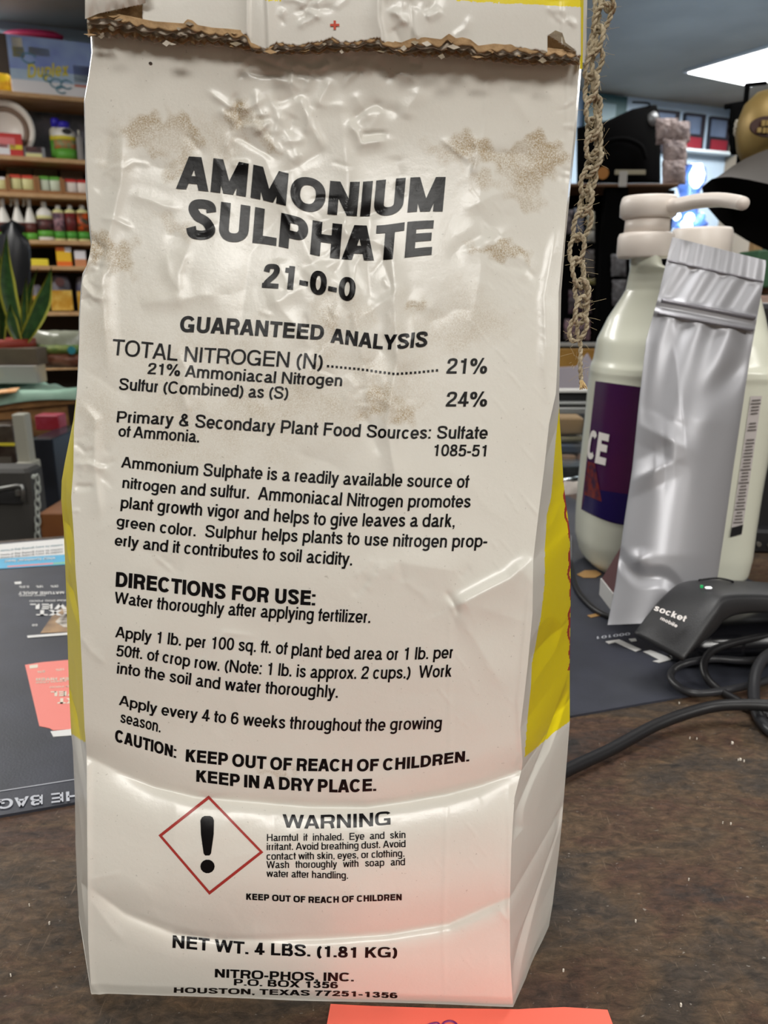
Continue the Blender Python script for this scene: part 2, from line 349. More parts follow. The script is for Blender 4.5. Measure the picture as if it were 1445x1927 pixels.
# --- relief of the paper, in metres towards the viewer, sampled over the front face
RX0, RY0, RS = 90, -90, 2.0
RW, RH = 520, 1012
Hf = np.zeros((RH, RW))
GY, GX = np.mgrid[0:RH, 0:RW]; GX = GX*RS+RX0; GY = GY*RS+RY0
def win(x0, y0, x1, y1):
    a = max(0, int((x0-RX0)/RS)); b = min(RW, int((x1-RX0)/RS)+2); c = max(0, int((y0-RY0)/RS)); d = min(RH, int((y1-RY0)/RS)+2)
    return slice(c, d), slice(a, b)
def tent(P, A, R, Rb=None, taper=True, p=2.0):
    """sharp crease along a polyline; R reaches above/left, Rb below/right of it"""
    P = np.array(P, float); Rb = Rb or R; M = max(R, Rb)
    w = win(P[:, 0].min()-M, P[:, 1].min()-M, P[:, 0].max()+M, P[:, 1].max()+M); X = GX[w]; Y = GY[w]
    if X.size == 0: return
    best = np.full(X.shape, 1e9); sg = np.zeros(X.shape); al = np.zeros(X.shape); tot = np.linalg.norm(np.diff(P, axis=0), axis=1).sum(); acc = 0
    for i in range(len(P)-1):
        a, b = P[i], P[i+1]; d = b-a; Ls = np.hypot(*d)+1e-9; t = np.clip(((X-a[0])*d[0]+(Y-a[1])*d[1])/Ls**2, 0, 1)
        ex = X-a[0]-t*d[0]; ey = Y-a[1]-t*d[1]; ds = np.hypot(ex, ey); m = ds < best
        best = np.where(m, ds, best); sg = np.where(m, np.sign(d[0]*ey-d[1]*ex), sg); al = np.where(m, (acc+t*Ls)/tot, al); acc += Ls
    Rr = np.where(sg > 0, Rb, R); v = np.clip(1-best/Rr, 0, 1)**p
    if taper: v = v*np.clip(np.minimum(al, 1-al)*5+.12, 0, 1)
    Hf[w] += A*v
def bump(cx, cy, rx, ry, A, rot=0):
    M = 3*max(rx, ry); w = win(cx-M, cy-M, cx+M, cy+M); X = GX[w]-cx; Y = GY[w]-cy
    c, s = math.cos(rot), math.sin(rot); u = (X*c+Y*s)/rx; v = (-X*s+Y*c)/ry
    Hf[w] += A*np.exp(-(u*u+v*v)*.8)
def jag(a, b, n, amp, rng):
    t = np.linspace(0, 1, n+1); P = np.outer(1-t, a)+np.outer(t, b); P[1:-1] += rng.uniform(-amp, amp, (n-1, 2)); return P
rng = np.random.RandomState(11); mm = .001
def crumple(cx, cy, rx, ry, n, A, R, lmin=18, lmax=80):
    for i in range(n):
        x = cx+rng.normal()*rx*.5; y = cy+rng.normal()*ry*.5; a = rng.uniform(0, math.pi); L = rng.uniform(lmin, lmax)
        d = np.array([math.cos(a), math.sin(a)])*L/2
        tent(jag(np.array([x, y])-d, np.array([x, y])+d, 3, L*.08, rng), A*rng.choice([-1, 1])*rng.uniform(.4, 1)*mm, R*rng.uniform(.6, 1.4), R*rng.uniform(.6, 1.4))
# the two long folds across the filled lower part
tent([(120, 1400), (163, 1422), (230, 1455), (290, 1480), (370, 1500), (480, 1508), (580, 1517), (690, 1518), (760, 1508), (840, 1494), (900, 1478), (985, 1447), (1010, 1440)], -3.8*mm, 60, 80, False)
tent([(165, 1668), (235, 1718), (330, 1757), (420, 1768), (480, 1765)], -3.0*mm, 60, 50)
tent([(480, 1768), (600, 1766), (730, 1757), (845, 1738), (950, 1692), (1010, 1672)], -3.0*mm, 75, 40)
bump(560, 1640, 330, 75, 2.0*mm); bump(560, 1830, 330, 45, .8*mm); bump(900, 1560, 70, 60, .8*mm)
# side dent and its creases
tent([(845, 1146), (857, 1141), (905, 1116), (960, 1088), (1003, 1050)], 2.8*mm, 30, 90); tent([(838, 1112), (857, 1141), (862, 1160)], -.8*mm, 14, 10)
tent([(230, 1455), (290, 1480), (370, 1500), (480, 1510), (580, 1519), (690, 1520), (760, 1510), (840, 1496), (900, 1480), (985, 1449)], -1.3*mm, 16, 22); tent([(172, 1672), (235, 1720), (330, 1758), (420, 1769), (600, 1767), (730, 1758), (845, 1739), (950, 1693), (1005, 1674)], -1.1*mm, 14, 18)
tent([(857, 1141), (900, 1215), (950, 1300)], .7*mm, 60, 40)
tent([(680, 1080), (760, 1060), (875, 1078)], .5*mm, 60, 60); bump(800, 1060, 60, 40, .7*mm)
tent([(1000, 1070), (990, 1180), (975, 1320), (982, 1440)], .7*mm, 26, 12)
# vertical pressed lines
tent([(842, 1496), (838, 1620), (834, 1745), (838, 1880)], .30*mm, 9, 9); tent([(845, 1130), (846, 1300), (846, 1495)], .16*mm, 12, 8)
tent([(957, 1470), (958, 1600), (957, 1700), (962, 1900)], .45*mm, 10, 8)
tent([(1068, 130), (1066, 280), (1062, 360)], .3*mm, 6, 6, False); tent([(917, 130), (912, 240), (905, 300)], .25*mm, 8, 8)
tent([(165, 1440), (164, 1560), (166, 1664), (167, 1800), (172, 1872)], .7*mm, 14, 14, False)
tent([(168, 1690), (205, 1740), (235, 1773)], .45*mm, 18, 18); tent([(166, 1655), (200, 1649), (230, 1641)], .25*mm, 10, 14)
tent([(152, 1790), (168, 1850), (200, 1884)], .9*mm, 16, 20); tent([(236, 1712), (330, 1740), (420, 1760)], .3*mm, 30, 20)
# upper part: soft channels, ridges and crumples
for P, A, R, Rb in [([(640, 190), (655, 330), (650, 430), (662, 560), (700, 760)], .9, 45, 60), ([(735, 430), (742, 560), (748, 680), (728, 800), (745, 900), (738, 980)], 1.1, 40, 34),
                    ([(905, 270), (903, 400), (905, 520), (880, 640)], .5, 60, 60), ([(232, 250), (228, 340), (210, 420), (192, 500), (196, 600), (205, 700)], 1.2, 34, 46),
                    ([(480, 250), (520, 350), (560, 430), (600, 520), (570, 640)], .8, 50, 70), ([(560, 360), (470, 480), (450, 640)], -.6, 80, 60),
                    ([(640, 560), (610, 650), (560, 740)], .8, 60, 44), ([(700, 380), (690, 480), (700, 600)], -.5, 30, 30),
                    ([(500, 170), (540, 250), (575, 330)], .5, 40, 26), ([(560, 170), (585, 235), (610, 280)], .8, 16, 30), ([(460, 200), (440, 235), (425, 290)], .6, 16, 20), ([(390, 170), (430, 200), (465, 205), (500, 185)], .7, 18, 14),
                    ([(655, 228), (672, 250), (682, 270), (730, 262)], 1.3, 16, 26), ([(660, 226), (690, 205), (718, 192)], -.8, 22, 14), ([(680, 270), (684, 252), (730, 250)], -.8, 10, 20),
                    ([(893, 262), (900, 290), (890, 330)], .8, 12, 14), ([(830, 262), (880, 300), (905, 280)], .5, 18, 12), ([(480, 108), (510, 120), (560, 135)], -.6, 14, 10), ([(465, 135), (490, 142), (525, 143)], -.7, 10, 8), ([(555, 118), (585, 132), (625, 122)], .6, 12, 10),
                    ([(470, 215), (500, 260), (535, 290)], .9, 14, 34), ([(430, 255), (455, 262), (520, 300)], -.5, 22, 12),
                    ([(1048, 430), (1025, 560), (1030, 700)], .9, 30, 20), ([(1015, 640), (1035, 760), (1012, 900)], .5, 40, 18), ([(150, 755), (180, 790), (178, 880), (190, 980)], .8, 18, 34),
                    ([(160, 440), (196, 470), (185, 510), (152, 520)], -1.2, 16, 22), ([(150, 525), (175, 560), (200, 562)], 1.0, 14, 16), ([(148, 568), (170, 560), (185, 575)], -.7, 12, 12), ([(190, 410), (215, 412), (250, 430)], .5, 10, 14),
                    ([(140, 832), (160, 850), (178, 846)], -.6, 9, 12), ([(139, 874), (165, 872), (200, 884)], 1.0, 12, 20), ([(140, 914), (160, 916), (176, 914)], -1.0, 8, 14), ([(138, 962), (150, 960)], .5, 8, 8),
                    ([(228, 320), (250, 305), (285, 310)], .35, 8, 10), ([(230, 310), (205, 318), (195, 330)], .3, 8, 8), ([(700, 740), (745, 770), (750, 850)], .4, 22, 20),
                    ([(150, 1195), (170, 1225), (200, 1250)], .4, 20, 14), ([(290, 1045), (325, 1075)], .35, 8, 10), ([(375, 1260), (420, 1190), (480, 1197)], .3, 10, 12)]:
    tent(P, A*mm, R, Rb)
crumple(560, 130, 130, 40, 20, .7, 13, 14, 60); crumple(470, 240, 90, 90, 18, .8, 18, 20, 70); crumple(640, 230, 160, 120, 14, .7, 26, 30, 90)
crumple(640, 480, 200, 220, 26, .6, 30, 40, 150); crumple(640, 520, 120, 200, 16, .3, 9, 20, 70); crumple(300, 500, 140, 200, 12, .5, 34, 40, 140); crumple(950, 380, 110, 200, 12, .5, 30, 40, 140)
crumple(700, 700, 130, 130, 12, .35, 26, 30, 100); crumple(180, 520, 30, 60, 10, .5, 12, 14, 40); crumple(170, 880, 40, 90, 8, .4, 14, 14, 50)
crumple(540, 1100, 420, 500, 34, .3, 46, 50, 200); crumple(760, 1090, 110, 60, 8, .35, 22, 24, 70); crumple(560, 1640, 420, 240, 24, .28, 44, 40, 170)
crumple(990, 1450, 24, 40, 9, .6, 9, 10, 34); crumple(985, 1700, 40, 50, 7, .5, 11, 12, 40); crumple(1060, 250, 18, 120, 7, .4, 9, 14, 40)
for i in range(46):
    bump(rng.uniform(160, 1050), rng.uniform(90, 1880), rng.uniform(40, 130), rng.uniform(40, 130), rng.uniform(-.7, .7)*mm, rng.uniform(0, 3))
# short parallel scratches pressed into the right half
for i in range(64):
    y = rng.uniform(300, 1840); x = rng.uniform(850, 990)+(20 if y < 1000 else -30)
    if y > 1250: x -= rng.uniform(0, 60)
    L = rng.uniform(14, 56); tent([(x, y), (x+L*.62, y+L*.78)], rng.uniform(.08, .2)*mm, 4.5, 4.5)
for i in range(26): y = rng.uniform(440, 700); x = rng.uniform(900, 1010); L = rng.uniform(20, 70); tent([(x, y), (x+L*.7, y+L*.55)], .07*mm, 4, 4)
Hf = np.clip(Hf, -.005, .005)
K = np.array([1, 2, 1])/4.0
for _ in range(1): Hf[1:-1] = K[0]*Hf[:-2]+K[1]*Hf[1:-1]+K[2]*Hf[2:]; Hf[:, 1:-1] = K[0]*Hf[:, :-2]+K[1]*Hf[:, 1:-1]+K[2]*Hf[:, 2:]
def relief(px, py):
    fx = np.clip((np.asarray(px, float)-RX0)/RS, 0, RW-1.001); fy = np.clip((np.asarray(py, float)-RY0)/RS, 0, RH-1.001)
    i = fx.astype(int); j = fy.astype(int); a = fx-i; b = fy-j
    return (Hf[j, i]*(1-a)+Hf[j, i+1]*a)*(1-b)+(Hf[j+1, i]*(1-a)+Hf[j+1, i+1]*a)*b
CAMP = np.array([0, 0, CAMH])
def front(px, py, off=0.0, rel=1.0):
    d = ray(px, py); t = .24/d[..., 1]
    for _ in range(12):
        P = CAMP+d*t[..., None]; t = front_Y(P[..., 0], P[..., 2])/d[..., 1]
    P = CAMP+d*t[..., None]; n = np.linalg.norm(P-CAMP, axis=-1)
    return CAMP+(P-CAMP)*(1-(relief(px, py)*rel+off)/n)[..., None]
# --- paper with its dust stains
def paper(name, c, rough=.38, stains=True, bump_s=.25):
    m = bpy.data.materials.new(name); m.use_nodes = True; N = m.node_tree.nodes; L = m.node_tree.links; b = N['Principled BSDF']
    b.inputs['Roughness'].default_value = rough; b.inputs['Specular IOR Level'].default_value = .5
    tc = N.new('ShaderNodeTexCoord')
    def noise(sc, d=5, r=.6):
        n = N.new('ShaderNodeTexNoise'); n.inputs['Scale'].default_value = sc; n.inputs['Detail'].default_value = d; n.inputs['Roughness'].default_value = r; L.new(tc.outputs['Object'], n.inputs['Vector']); return n
    def ramp(src, p0, p1, c0, c1):
        r = N.new('ShaderNodeValToRGB'); r.color_ramp.elements[0].position = p0; r.color_ramp.elements[1].position = p1
        r.color_ramp.elements[0].color = c0; r.color_ramp.elements[1].color = c1; L.new(src, r.inputs[0]); return r
    base = ramp(noise(14).outputs['Fac'], .35, .7, col(c), tuple(v*.95 for v in col(c)[:3])+(1,))
    out = base.outputs[0]
    if stains:
        at_ = N.new('ShaderNodeAttribute'); at_.attribute_name = 'dust'
        sp = ramp(noise(2400, 2, .8).outputs['Fac'], .30, .72, (0, 0, 0, 1), (1, 1, 1, 1)); patch = ramp(noise(70, 4).outputs['Fac'], .36, .60, (0, 0, 0, 1), (1, 1, 1, 1))
        mu = N.new('ShaderNodeMath'); mu.operation = 'MULTIPLY'; L.new(sp.outputs[0], mu.inputs[0]); L.new(at_.outputs['Fac'], mu.inputs[1])
        mu2 = N.new('ShaderNodeMath'); mu2.operation = 'MULTIPLY'; L.new(patch.outputs[0], mu2.inputs[0]); L.new(mu.outputs[0], mu2.inputs[1])
        mu3 = N.new('ShaderNodeMath'); mu3.operation = 'MULTIPLY_ADD'; L.new(mu.outputs[0], mu3.inputs[0]); mu3.inputs[1].default_value = .55; L.new(mu2.outputs[0], mu3.inputs[2])
        mx = N.new('ShaderNodeMixRGB'); mx.inputs[2].default_value = col('#ab9776'); L.new(mu3.outputs[0], mx.inputs[0]); L.new(out, mx.inputs[1]); out = mx.outputs[0]
        fl = ramp(noise(900, 2, .5).outputs['Fac'], .25, .27, (1, 1, 1, 1), (0, 0, 0, 1)); mu4 = N.new('ShaderNodeMath'); mu4.operation = 'MULTIPLY'; mu4.inputs[1].default_value = .3; L.new(fl.outputs[0], mu4.inputs[0])
        mx2 = N.new('ShaderNodeMixRGB'); mx2.inputs[2].default_value = col('#6e6252'); L.new(mu4.outputs[0], mx2.inputs[0]); L.new(out, mx2.inputs[1]); out = mx2.outputs[0]
        rm = N.new('ShaderNodeMath'); rm.operation = 'MULTIPLY_ADD'; rm.inputs[1].default_value = .35; rm.inputs[2].default_value = rough; L.new(mu3.outputs[0], rm.inputs[0]); L.new(rm.outputs[0], b.inputs['Roughness'])
    L.new(out, b.inputs['Base Color'])
    bp = N.new('ShaderNodeBump'); bp.inputs['Strength'].default_value = bump_s; bp.inputs['Distance'].default_value = .0006; L.new(noise(160, 6, .65).outputs['Fac'], bp.inputs['Height']); L.new(bp.outputs[0], b.inputs['Normal'])
    return m
M_paper = paper('white_coated_paper', '#e3e0d7', .29); M_clean = paper('white_paper_clean', '#e2dfd7', .31, False)
M_torn = mat('torn_white_paper', '#b9afa1', .8, c2='#a39684', ns=200)
M_yellow = paper('yellow_print', '#efdb1a', .36, False); M_redp = mat('red_print', '#a8302a', .4)
M_kraft = mat('kraft_paper', '#a98a63', .85, c2='#8d6f4c', ns=300, bump=.4, bs=900); M_kraft2 = mat('grey_kraft_paper', '#7d7060', .85, c2='#988a72', ns=260, bump=.4, bs=900)
M_ink = mat('black_ink', '#090709', .34, spec=.25, bump=.25, bs=160, bd=.0006); M_redink = mat('red_ink', '#a5322c', .45); M_crossink = mat('orange_red_ink', '#c8401f', .45)

bag = thing('paper_bag', 'tall white paper fertilizer bag with black printed text and yellow side gussets', 'paper bag', (-.035, .24, 0))
# front sheet
NX, YT = 360, -60.0
py_rows = np.arange(YT, 1905, 2.6); NR = len(py_rows)
ub = np.linspace(0, 1, NX)
bot = lambda x: np.interp(x, [150, 158, 175, 200, 560, 780, 900, 965, 990], [1858, 1868, 1877, 1883, 1888, 1893, 1900, 1904, 1904])
T = (py_rows-YT)/(py_rows[-1]-YT)
PX = np.zeros((NR, NX)); PY = np.zeros((NR, NX))
for j in range(NR):
    yl, yr = py_rows[j], py_rows[j]
    a = interp(py_rows[j], FR_L); b2 = interp(py_rows[j], FR_R); PX[j] = a+(b2-a)*ub
    PY[j] = YT+(bot(PX[j])-YT)*T[j]
Pf = front(PX, PY)
dust = np.zeros((NR, NX)); WX = 12*np.sin(PY*.055+PX*.023)+7*np.sin(PX*.11-PY*.07+1)+4*np.sin(PY*.21+PX*.13); WY = 11*np.sin(PX*.048-PY*.02+2)+7*np.sin(PY*.12+PX*.09)+4*np.sin(PX*.23-PY*.1)
for cx, cy, rx, ry, A, ro in [(275, 245, 48, 40, 1.3, .2), (330, 255, 42, 38, 1.3, 0), (335, 310, 30, 36, 1.0, .9), (455, 225, 30, 30, .8, .7), (500, 262, 45, 18, 1.1, .75), (215, 290, 30, 60, .35, 0), (880, 285, 80, 26, .95, .12), (985, 310, 56, 40, 1.35, .4), (1020, 290, 60, 30, 1.1, .2), (950, 478, 60, 16, 1.0, .4), (325, 425, 55, 20, .6, .2), (225, 480, 40, 40, .7, -.6),
                            (845, 600, 120, 70, .34, 0), (775, 580, 20, 14, .9, 0), (640, 600, 60, 55, .55, -.5), (560, 700, 300, 90, .36, .1), (400, 800, 260, 90, .30, 0), (730, 760, 50, 40, .8, 0), (175, 470, 26, 36, .9, 0), (420, 260, 60, 60, .3, 0), (300, 600, 200, 120, .12, 0), (510, 1448, 40, 8, .4, 0), (960, 360, 80, 20, .7, .3), (190, 700, 40, 200, .1, 0)]:
    c_, s_ = math.cos(ro), math.sin(ro); X = PX-cx+WX; Y = PY-cy+WY; u = (X*c_+Y*s_)/rx; v = (-X*s_+Y*c_)/ry
    dust += A*np.clip(1.3-(u*u+v*v)**.9, 0, 1)
dust = np.clip(dust+.03, 0, 1)
idx = np.arange(NR*NX).reshape(NR, NX)
F = np.stack([idx[:-1, :-1], idx[1:, :-1], idx[1:, 1:], idx[:-1, 1:]], -1).reshape(-1, 4)
fo = mk('front_panel', Pf.reshape(-1, 3), F, M_paper, bag, True)
a_ = fo.data.attributes.new('dust', 'FLOAT', 'POINT'); a_.data.foreach_set('value', dust.ravel().astype(np.float32))
# gussets: from the front edge to the wider back of the bag
def gdep(z): return np.interp(z, [0, .02, .06, .12, .18, .22, .26, .4], [.036, .046, .05, .046, .03, .016, .006, .004])
rg = np.random.RandomState(17)
BUMPS = {s: [(rg.uniform(0, .26), rg.uniform(.1, .9), rg.uniform(.008, .03), rg.uniform(.15, .4), rg.uniform(-.0016, .0016)) for _ in range(26)] for s in (-1, 1)}
KINKS = {1: [(.068, .05, .010, .0022), (.058, -.03, .008, -.002), (.015, .04, .010, .002), (.196, .01, .010, -.0018), (.163, .006, .012, .0016), (.128, -.004, .014, -.0018), (.085, .02, .012, -.0030), (.050, -.02, .012, .0014), (.030, .028, .014, -.0026), (.145, .01, .006, .0008)], -1: [(.165, 0, .006, -.0016), (.153, .004, .006, .0016), (.142, 0, .006, -.0014), (.085, .01, .010, -.002), (.03, -.02, .012, -.002)]}
def gusset(side):
    e = Pf[:, 0] if side < 0 else Pf[:, -1]; SIL = SIL_L if side < 0 else SIL_R; n = 56
    zb = e[:, 2]; Yb = e[:, 1]+gdep(zb); pyb = rowof(Yb, zb); pxb = interp(pyb, SIL)
    back = at(pxb, pyb, Yb); G = np.zeros((NR, n, 3)); P2 = np.zeros((NR, n, 2))
    ex = PX[:, 0] if side < 0 else PX[:, -1]; ey = PY[:, 0] if side < 0 else PY[:, -1]
    r2 = np.random.RandomState(5+side); ph = r2.uniform(0, 6, 6)
    for k in range(n):
        t = k/(n-1); P = e*(1-t)+back*t
        wv = 0*zb
        for (zc, tc, rz, rt, A) in BUMPS[side]: wv = wv+A*np.exp(-((zb-zc)/rz)**2-((t-tc)/rt)**2)
        for (zc, sl, w_, A) in KINKS[side]: wv = wv+A*np.clip(1-np.abs(zb-zc-sl*(t-.5))/w_, 0, 1)**1.6
        wv = wv*math.sin(math.pi*min(1, t*1.02))**.6*np.clip(gdep(zb)/.04, 0, 1)
        P = P+np.stack([-np.abs(wv)*side*.5, -wv*.9, 0*wv], -1); G[:, k] = P
    dd = G-CAMP; f = dd[..., 1]*CP-dd[..., 2]*SP; qx = CX+FPX*dd[..., 0]/f; qy = CY-FPX*(dd[..., 1]*SP+dd[..., 2]*CP)/f
    ii = np.arange(NR*n).reshape(NR, n); F = np.stack([ii[:-1, :-1], ii[1:, :-1], ii[1:, 1:], ii[:-1, 1:]], -1).reshape(-1, 4)
    if side > 0: F = F[:, ::1]
    mx_ = (qx[:-1, :-1]+qx[1:, 1:]).ravel()/2; my = (qy[:-1, :-1]+qy[1:, 1:]).ravel()/2; mi = np.zeros(len(F), int)
    if side > 0:
        cut = np.interp(mx_, [985, 1000, 1020, 1045, 1071, 1100], [1426, 1415, 1398, 1377, 1358, 1350])
        mi[(mx_ > interp(my, YEL_R)) & (my > 752) & (my < cut)] = 1
        edge = interp(my, SIL_R)-mx_; w2 = 3.0+2.0*np.sin(my*.06)+1.5*np.sin(my*.17)
        mi[(mi == 1) & (edge < w2) & (edge > w2-4.0) & (my > 905) & (my < 1262)] = 2
    else:
        cut = np.interp(mx_, [128, 134, 158], [1372, 1380, 1396]); mi[(my > 752) & (my < cut)] = 1
    o = mk('gusset', G.reshape(-1, 3), F, [M_clean, M_yellow, M_redp], bag, True, mi)
    o['label'] = 'side gusset with yellow print above its white foot'
    return G[:, -1]
bkL = gusset(-1); bkR = gusset(1)
nb = 14; Bk = np.zeros((NR, nb, 3))
for k in range(nb):
    t = k/(nb-1); P = bkL*(1-t)+bkR*t; P[:, 1] += .012*math.sin(math.pi*t)*np.clip(1-P[:, 2]/.25, .1, 1); Bk[:, k] = P
ii = np.arange(NR*nb).reshape(NR, nb); mk('back_panel', Bk.reshape(-1, 3), np.stack([ii[:-1, :-1], ii[:-1, 1:], ii[1:, 1:], ii[1:, :-1]], -1).reshape(-1, 4), M_clean, bag, True)
bp_ = MB(); ring = np.vstack([Pf[-1][::12], bkR[-1:], Bk[-1][::-1], bkL[-1:]]); ring[:, 2] = np.maximum(ring[:, 2], .0002); bp_.add(ring, [tuple(range(len(ring)))]); bp_.build('bag_base', M_clean, bag)
# crumpled paper ear at the lower right corner
mb = MB(); r3 = np.random.RandomState(3)
gr = [[at(968+u*18+r3.uniform(-2, 2), 1858+v*38+r3.uniform(-2, 2), .232+.006*u+r3.uniform(-.0015, .0015)) for u in np.linspace(0, 1, 6)] for v in np.linspace(0, 1, 8)]
gr = np.array(gr); gr[..., 2] = np.maximum(gr[..., 2], .0004); q = np.arange(48).reshape(8, 6)
mb.add(gr.reshape(-1, 3), np.stack([q[:-1, :-1], q[1:, :-1], q[1:, 1:], q[:-1, 1:]], -1).reshape(-1, 4)); mb.build('corner_fold', M_clean, bag, False)

# --- the folded-over top flap with its torn layers
FT = [(160, 34), (170, 30), (186, 26), (270, 44), (290, 48), (345, 52), (352, 44), (362, 46), (372, 55), (400, 60), (430, 62), (465, 66), (472, 84), (500, 92), (520, 80), (560, 85), (580, 80), (600, 79), (625, 70), (640, 78), (660, 80), (700, 73), (715, 70), (718, 78), (740, 85), (755, 88), (775, 80), (800, 78), (830, 82), (845, 71), (858, 80), (870, 78), (885, 82), (900, 94), (930, 90), (950, 92), (975, 90), (1010, 95), (1030, 98), (1060, 101), (1093, 105)]
FB = [(160, 62), (168, 70), (180, 70), (250, 74), (300, 82), (350, 87), (400, 85), (440, 92), (480, 99), (500, 101), (560, 102), (600, 102), (650, 97), (700, 97), (750, 104), (790, 109), (850, 107), (880, 111), (920, 116), (960, 121), (1000, 123), (1050, 122), (1093, 121)]
def flapP(px, py, off): return front(px, py, off, .25)
xs = np.concatenate([np.arange(160, 1093, 3.0), [1093]]); nv = 46
rf = np.random.RandomState(9); teeth = rf.uniform(-2.2, 2.2, len(xs))
Xf = np.repeat(xs[None], nv, 0); tt = np.linspace(0, 1, nv)[:, None]; bt = interp(xs, FT)+teeth; Yf = -60+(bt[None]+60)*tt
Hs = Hf.copy(); Hf[:] = 0
crumple(575, 30, 60, 40, 10, .6, 14, 20, 60); crumple(775, 35, 60, 50, 10, .9, 22, 20, 70); crumple(200, 15, 60, 30, 14, 1.2, 16, 20, 60); crumple(1060, 40, 40, 50, 6, .5, 14, 20, 50)
tent([(715, -60), (712, 30), (722, 78)], 1.2*mm, 8, 40, False); tent([(466, -60), (466, 66)], .9*mm, 5, 26, False); tent([(500, -60), (505, 90)], .8*mm, 22, 5, False); tent([(770, -60), (775, 90)], -.8*mm, 14, 22, False)
tent([(1058, -60), (1058, 110)], .3*mm, 5, 5, False); bump(780, 30, 60, 60, 1.2*mm); bump(490, 40, 30, 60, .8*mm)
HflapS = Hf.copy(); Pfl = front(Xf, Yf, .0075+.0012*np.sin(Xf*.013), 1.0)
lw = np.where(Xf < 180, (180-Xf)/20*.002, 0); Pfl[..., 1] += lw
ii = np.arange(Xf.size).reshape(Xf.shape); F = np.stack([ii[:-1, :-1], ii[1:, :-1], ii[1:, 1:], ii[:-1, 1:]], -1).reshape(-1, 4)
cxm = (Xf[:-1, :-1]+Xf[1:, 1:]).ravel()/2; cym = (Yf[:-1, :-1]+Yf[1:, 1:]).ravel()/2
mi = np.zeros(len(F), int); mi[(cym < np.interp(cxm, [840, 860, 1000, 1093], [-60, 1, 9, 14])) & (cxm > 850)] = 1; mi[(cym < 1.5) & (cxm > 498) & (cxm < 530)] = 1
keep = ~(((cxm > 187) & (cxm < 268) & (cym > np.interp(cxm, [186, 272], [25, 6]))) | ((cxm > 1031) & (cxm < 1084) & (cym > np.interp(cxm, [1031, 1086], [66, 98]))))
flap = mk('top_flap', Pfl.reshape(-1, 3), F[keep], [M_clean, M_yellow], bag, True, mi[keep])
flap['label'] = 'folded over white top flap with a yellow stripe'
mdf = flap.modifiers.new('thick', 'SOLIDIFY'); mdf.thickness = .0004; mdf.offset = -1
# little flap window showing kraft, left and right
mb = MB(); P = [flapP(x, y, .0058) for x, y in [(180, 8), (275, -6), (271, 52), (180, 46)]]; mb.add(P, [(0, 3, 2, 1)]); mb.build('kraft_layer', M_kraft, bag); mb = MB(); mb.add([flapP(x, y, .0058) for x, y in [(1026, 55), (1090, 90), (1090, 108), (1026, 104)]], [(0, 3, 2, 1)]); mb.build('kraft_layer', M_kraft, bag)
mb = MB(); mb.add([flapP(x, y, .0088) for x, y in [(1032, 66), (1045, 57), (1058, 62), (1064, 80), (1080, 92), (1084, 99)]], [(5, 4, 3, 2, 1, 0)]); mb.build('torn_tab', M_kraft2, bag)
mb = MB(); gg = []
for v in np.linspace(0, 1, 7):
    for x in np.linspace(160, 274, 26):
        yb_ = np.interp(x, [160, 186, 274], [36, 25, 6]); gg.append(flapP(x, -50+(yb_+50)*v, .0088+.0022*math.sin(v*3.0)+rf.uniform(-.0005, .0005)))
q = np.arange(7*26).reshape(7, 26); mb.add(gg, np.stack([q[:-1, :-1], q[1:, :-1], q[1:, 1:], q[:-1, 1:]], -1).reshape(-1, 4)); mb.build('rolled_corner', M_clean, bag, True)
# torn layers: ragged strips one behind the other
nl = 5
for k in range(nl):
    xk = np.arange(163+k*.6, 1092, 2.6); n = len(xk); top = interp(xk, FT)-8; full = interp(xk, FB)-interp(xk, FT)
    per = rf.uniform(20, 30); ph = rf.uniform(0, 6); qq = xk/per+ph+.6*np.sin(xk*.011+k)+.25*np.sin(xk*.047+2*k); saw = np.abs(np.sin(math.pi*qq)); saw = np.where((np.floor(qq) % 3) == 1, saw**.5, saw)
    bt = interp(xk, FT)+full*([.12, .36, .58, .80, .97][k])+(saw-.6)*rf.uniform(5, 7)*(1 if k < nl-1 else .7)+np.convolve(rf.normal(0, 1.2, n), [.15, .2, .3, .2, .15], 'same')
    wv = np.sin(math.pi*qq)**2*.0012-.0004; rows = []
    for v in np.linspace(0, 1, 6):
        y = top+(bt-top)*v; rows.append(front(xk, y, (.0074-.0014*k)+wv*v**1.2+.0008*v*v, .25))
    G = np.array(rows); q = np.arange(G.shape[0]*n).reshape(G.shape[0], n)
    o = mk('torn_layer', G.reshape(-1, 3), np.stack([q[:-1, :-1], q[1:, :-1], q[1:, 1:], q[:-1, 1:]], -1).reshape(-1, 4), [M_kraft, M_kraft2, M_torn][[0, 2, 1, 0, 2][k]], bag, True)
    o.modifiers.new('thick', 'SOLIDIFY').thickness = .00035
mb = MB()                                      # pinched scraps caught in the tear
for i in range(46):
    x = rf.uniform(165, 1088); a = interp(x, FT)-1; b = interp(x, FB); y = rf.uniform(a, b); w_ = rf.uniform(4, 13); h_ = rf.uniform(2, 6); o_ = .0082+rf.uniform(-.003, .0022)
    mb.m = rf.randint(0, 3); P = [flapP(x-w_, y+rf.uniform(-2, 2), o_), flapP(x, y+h_, o_+.0012), flapP(x+w_, y+rf.uniform(-2, 2), o_), flapP(x+rf.uniform(-3, 3), y-h_, o_-.0008)]; mb.add(P, [(0, 1, 2), (0, 2, 3)])
o = mb.build('torn_scraps', [M_kraft, M_kraft2, M_torn], bag); o['kind'] = 'stuff'
Hfl = HflapS.copy(); Hf[:] = Hs
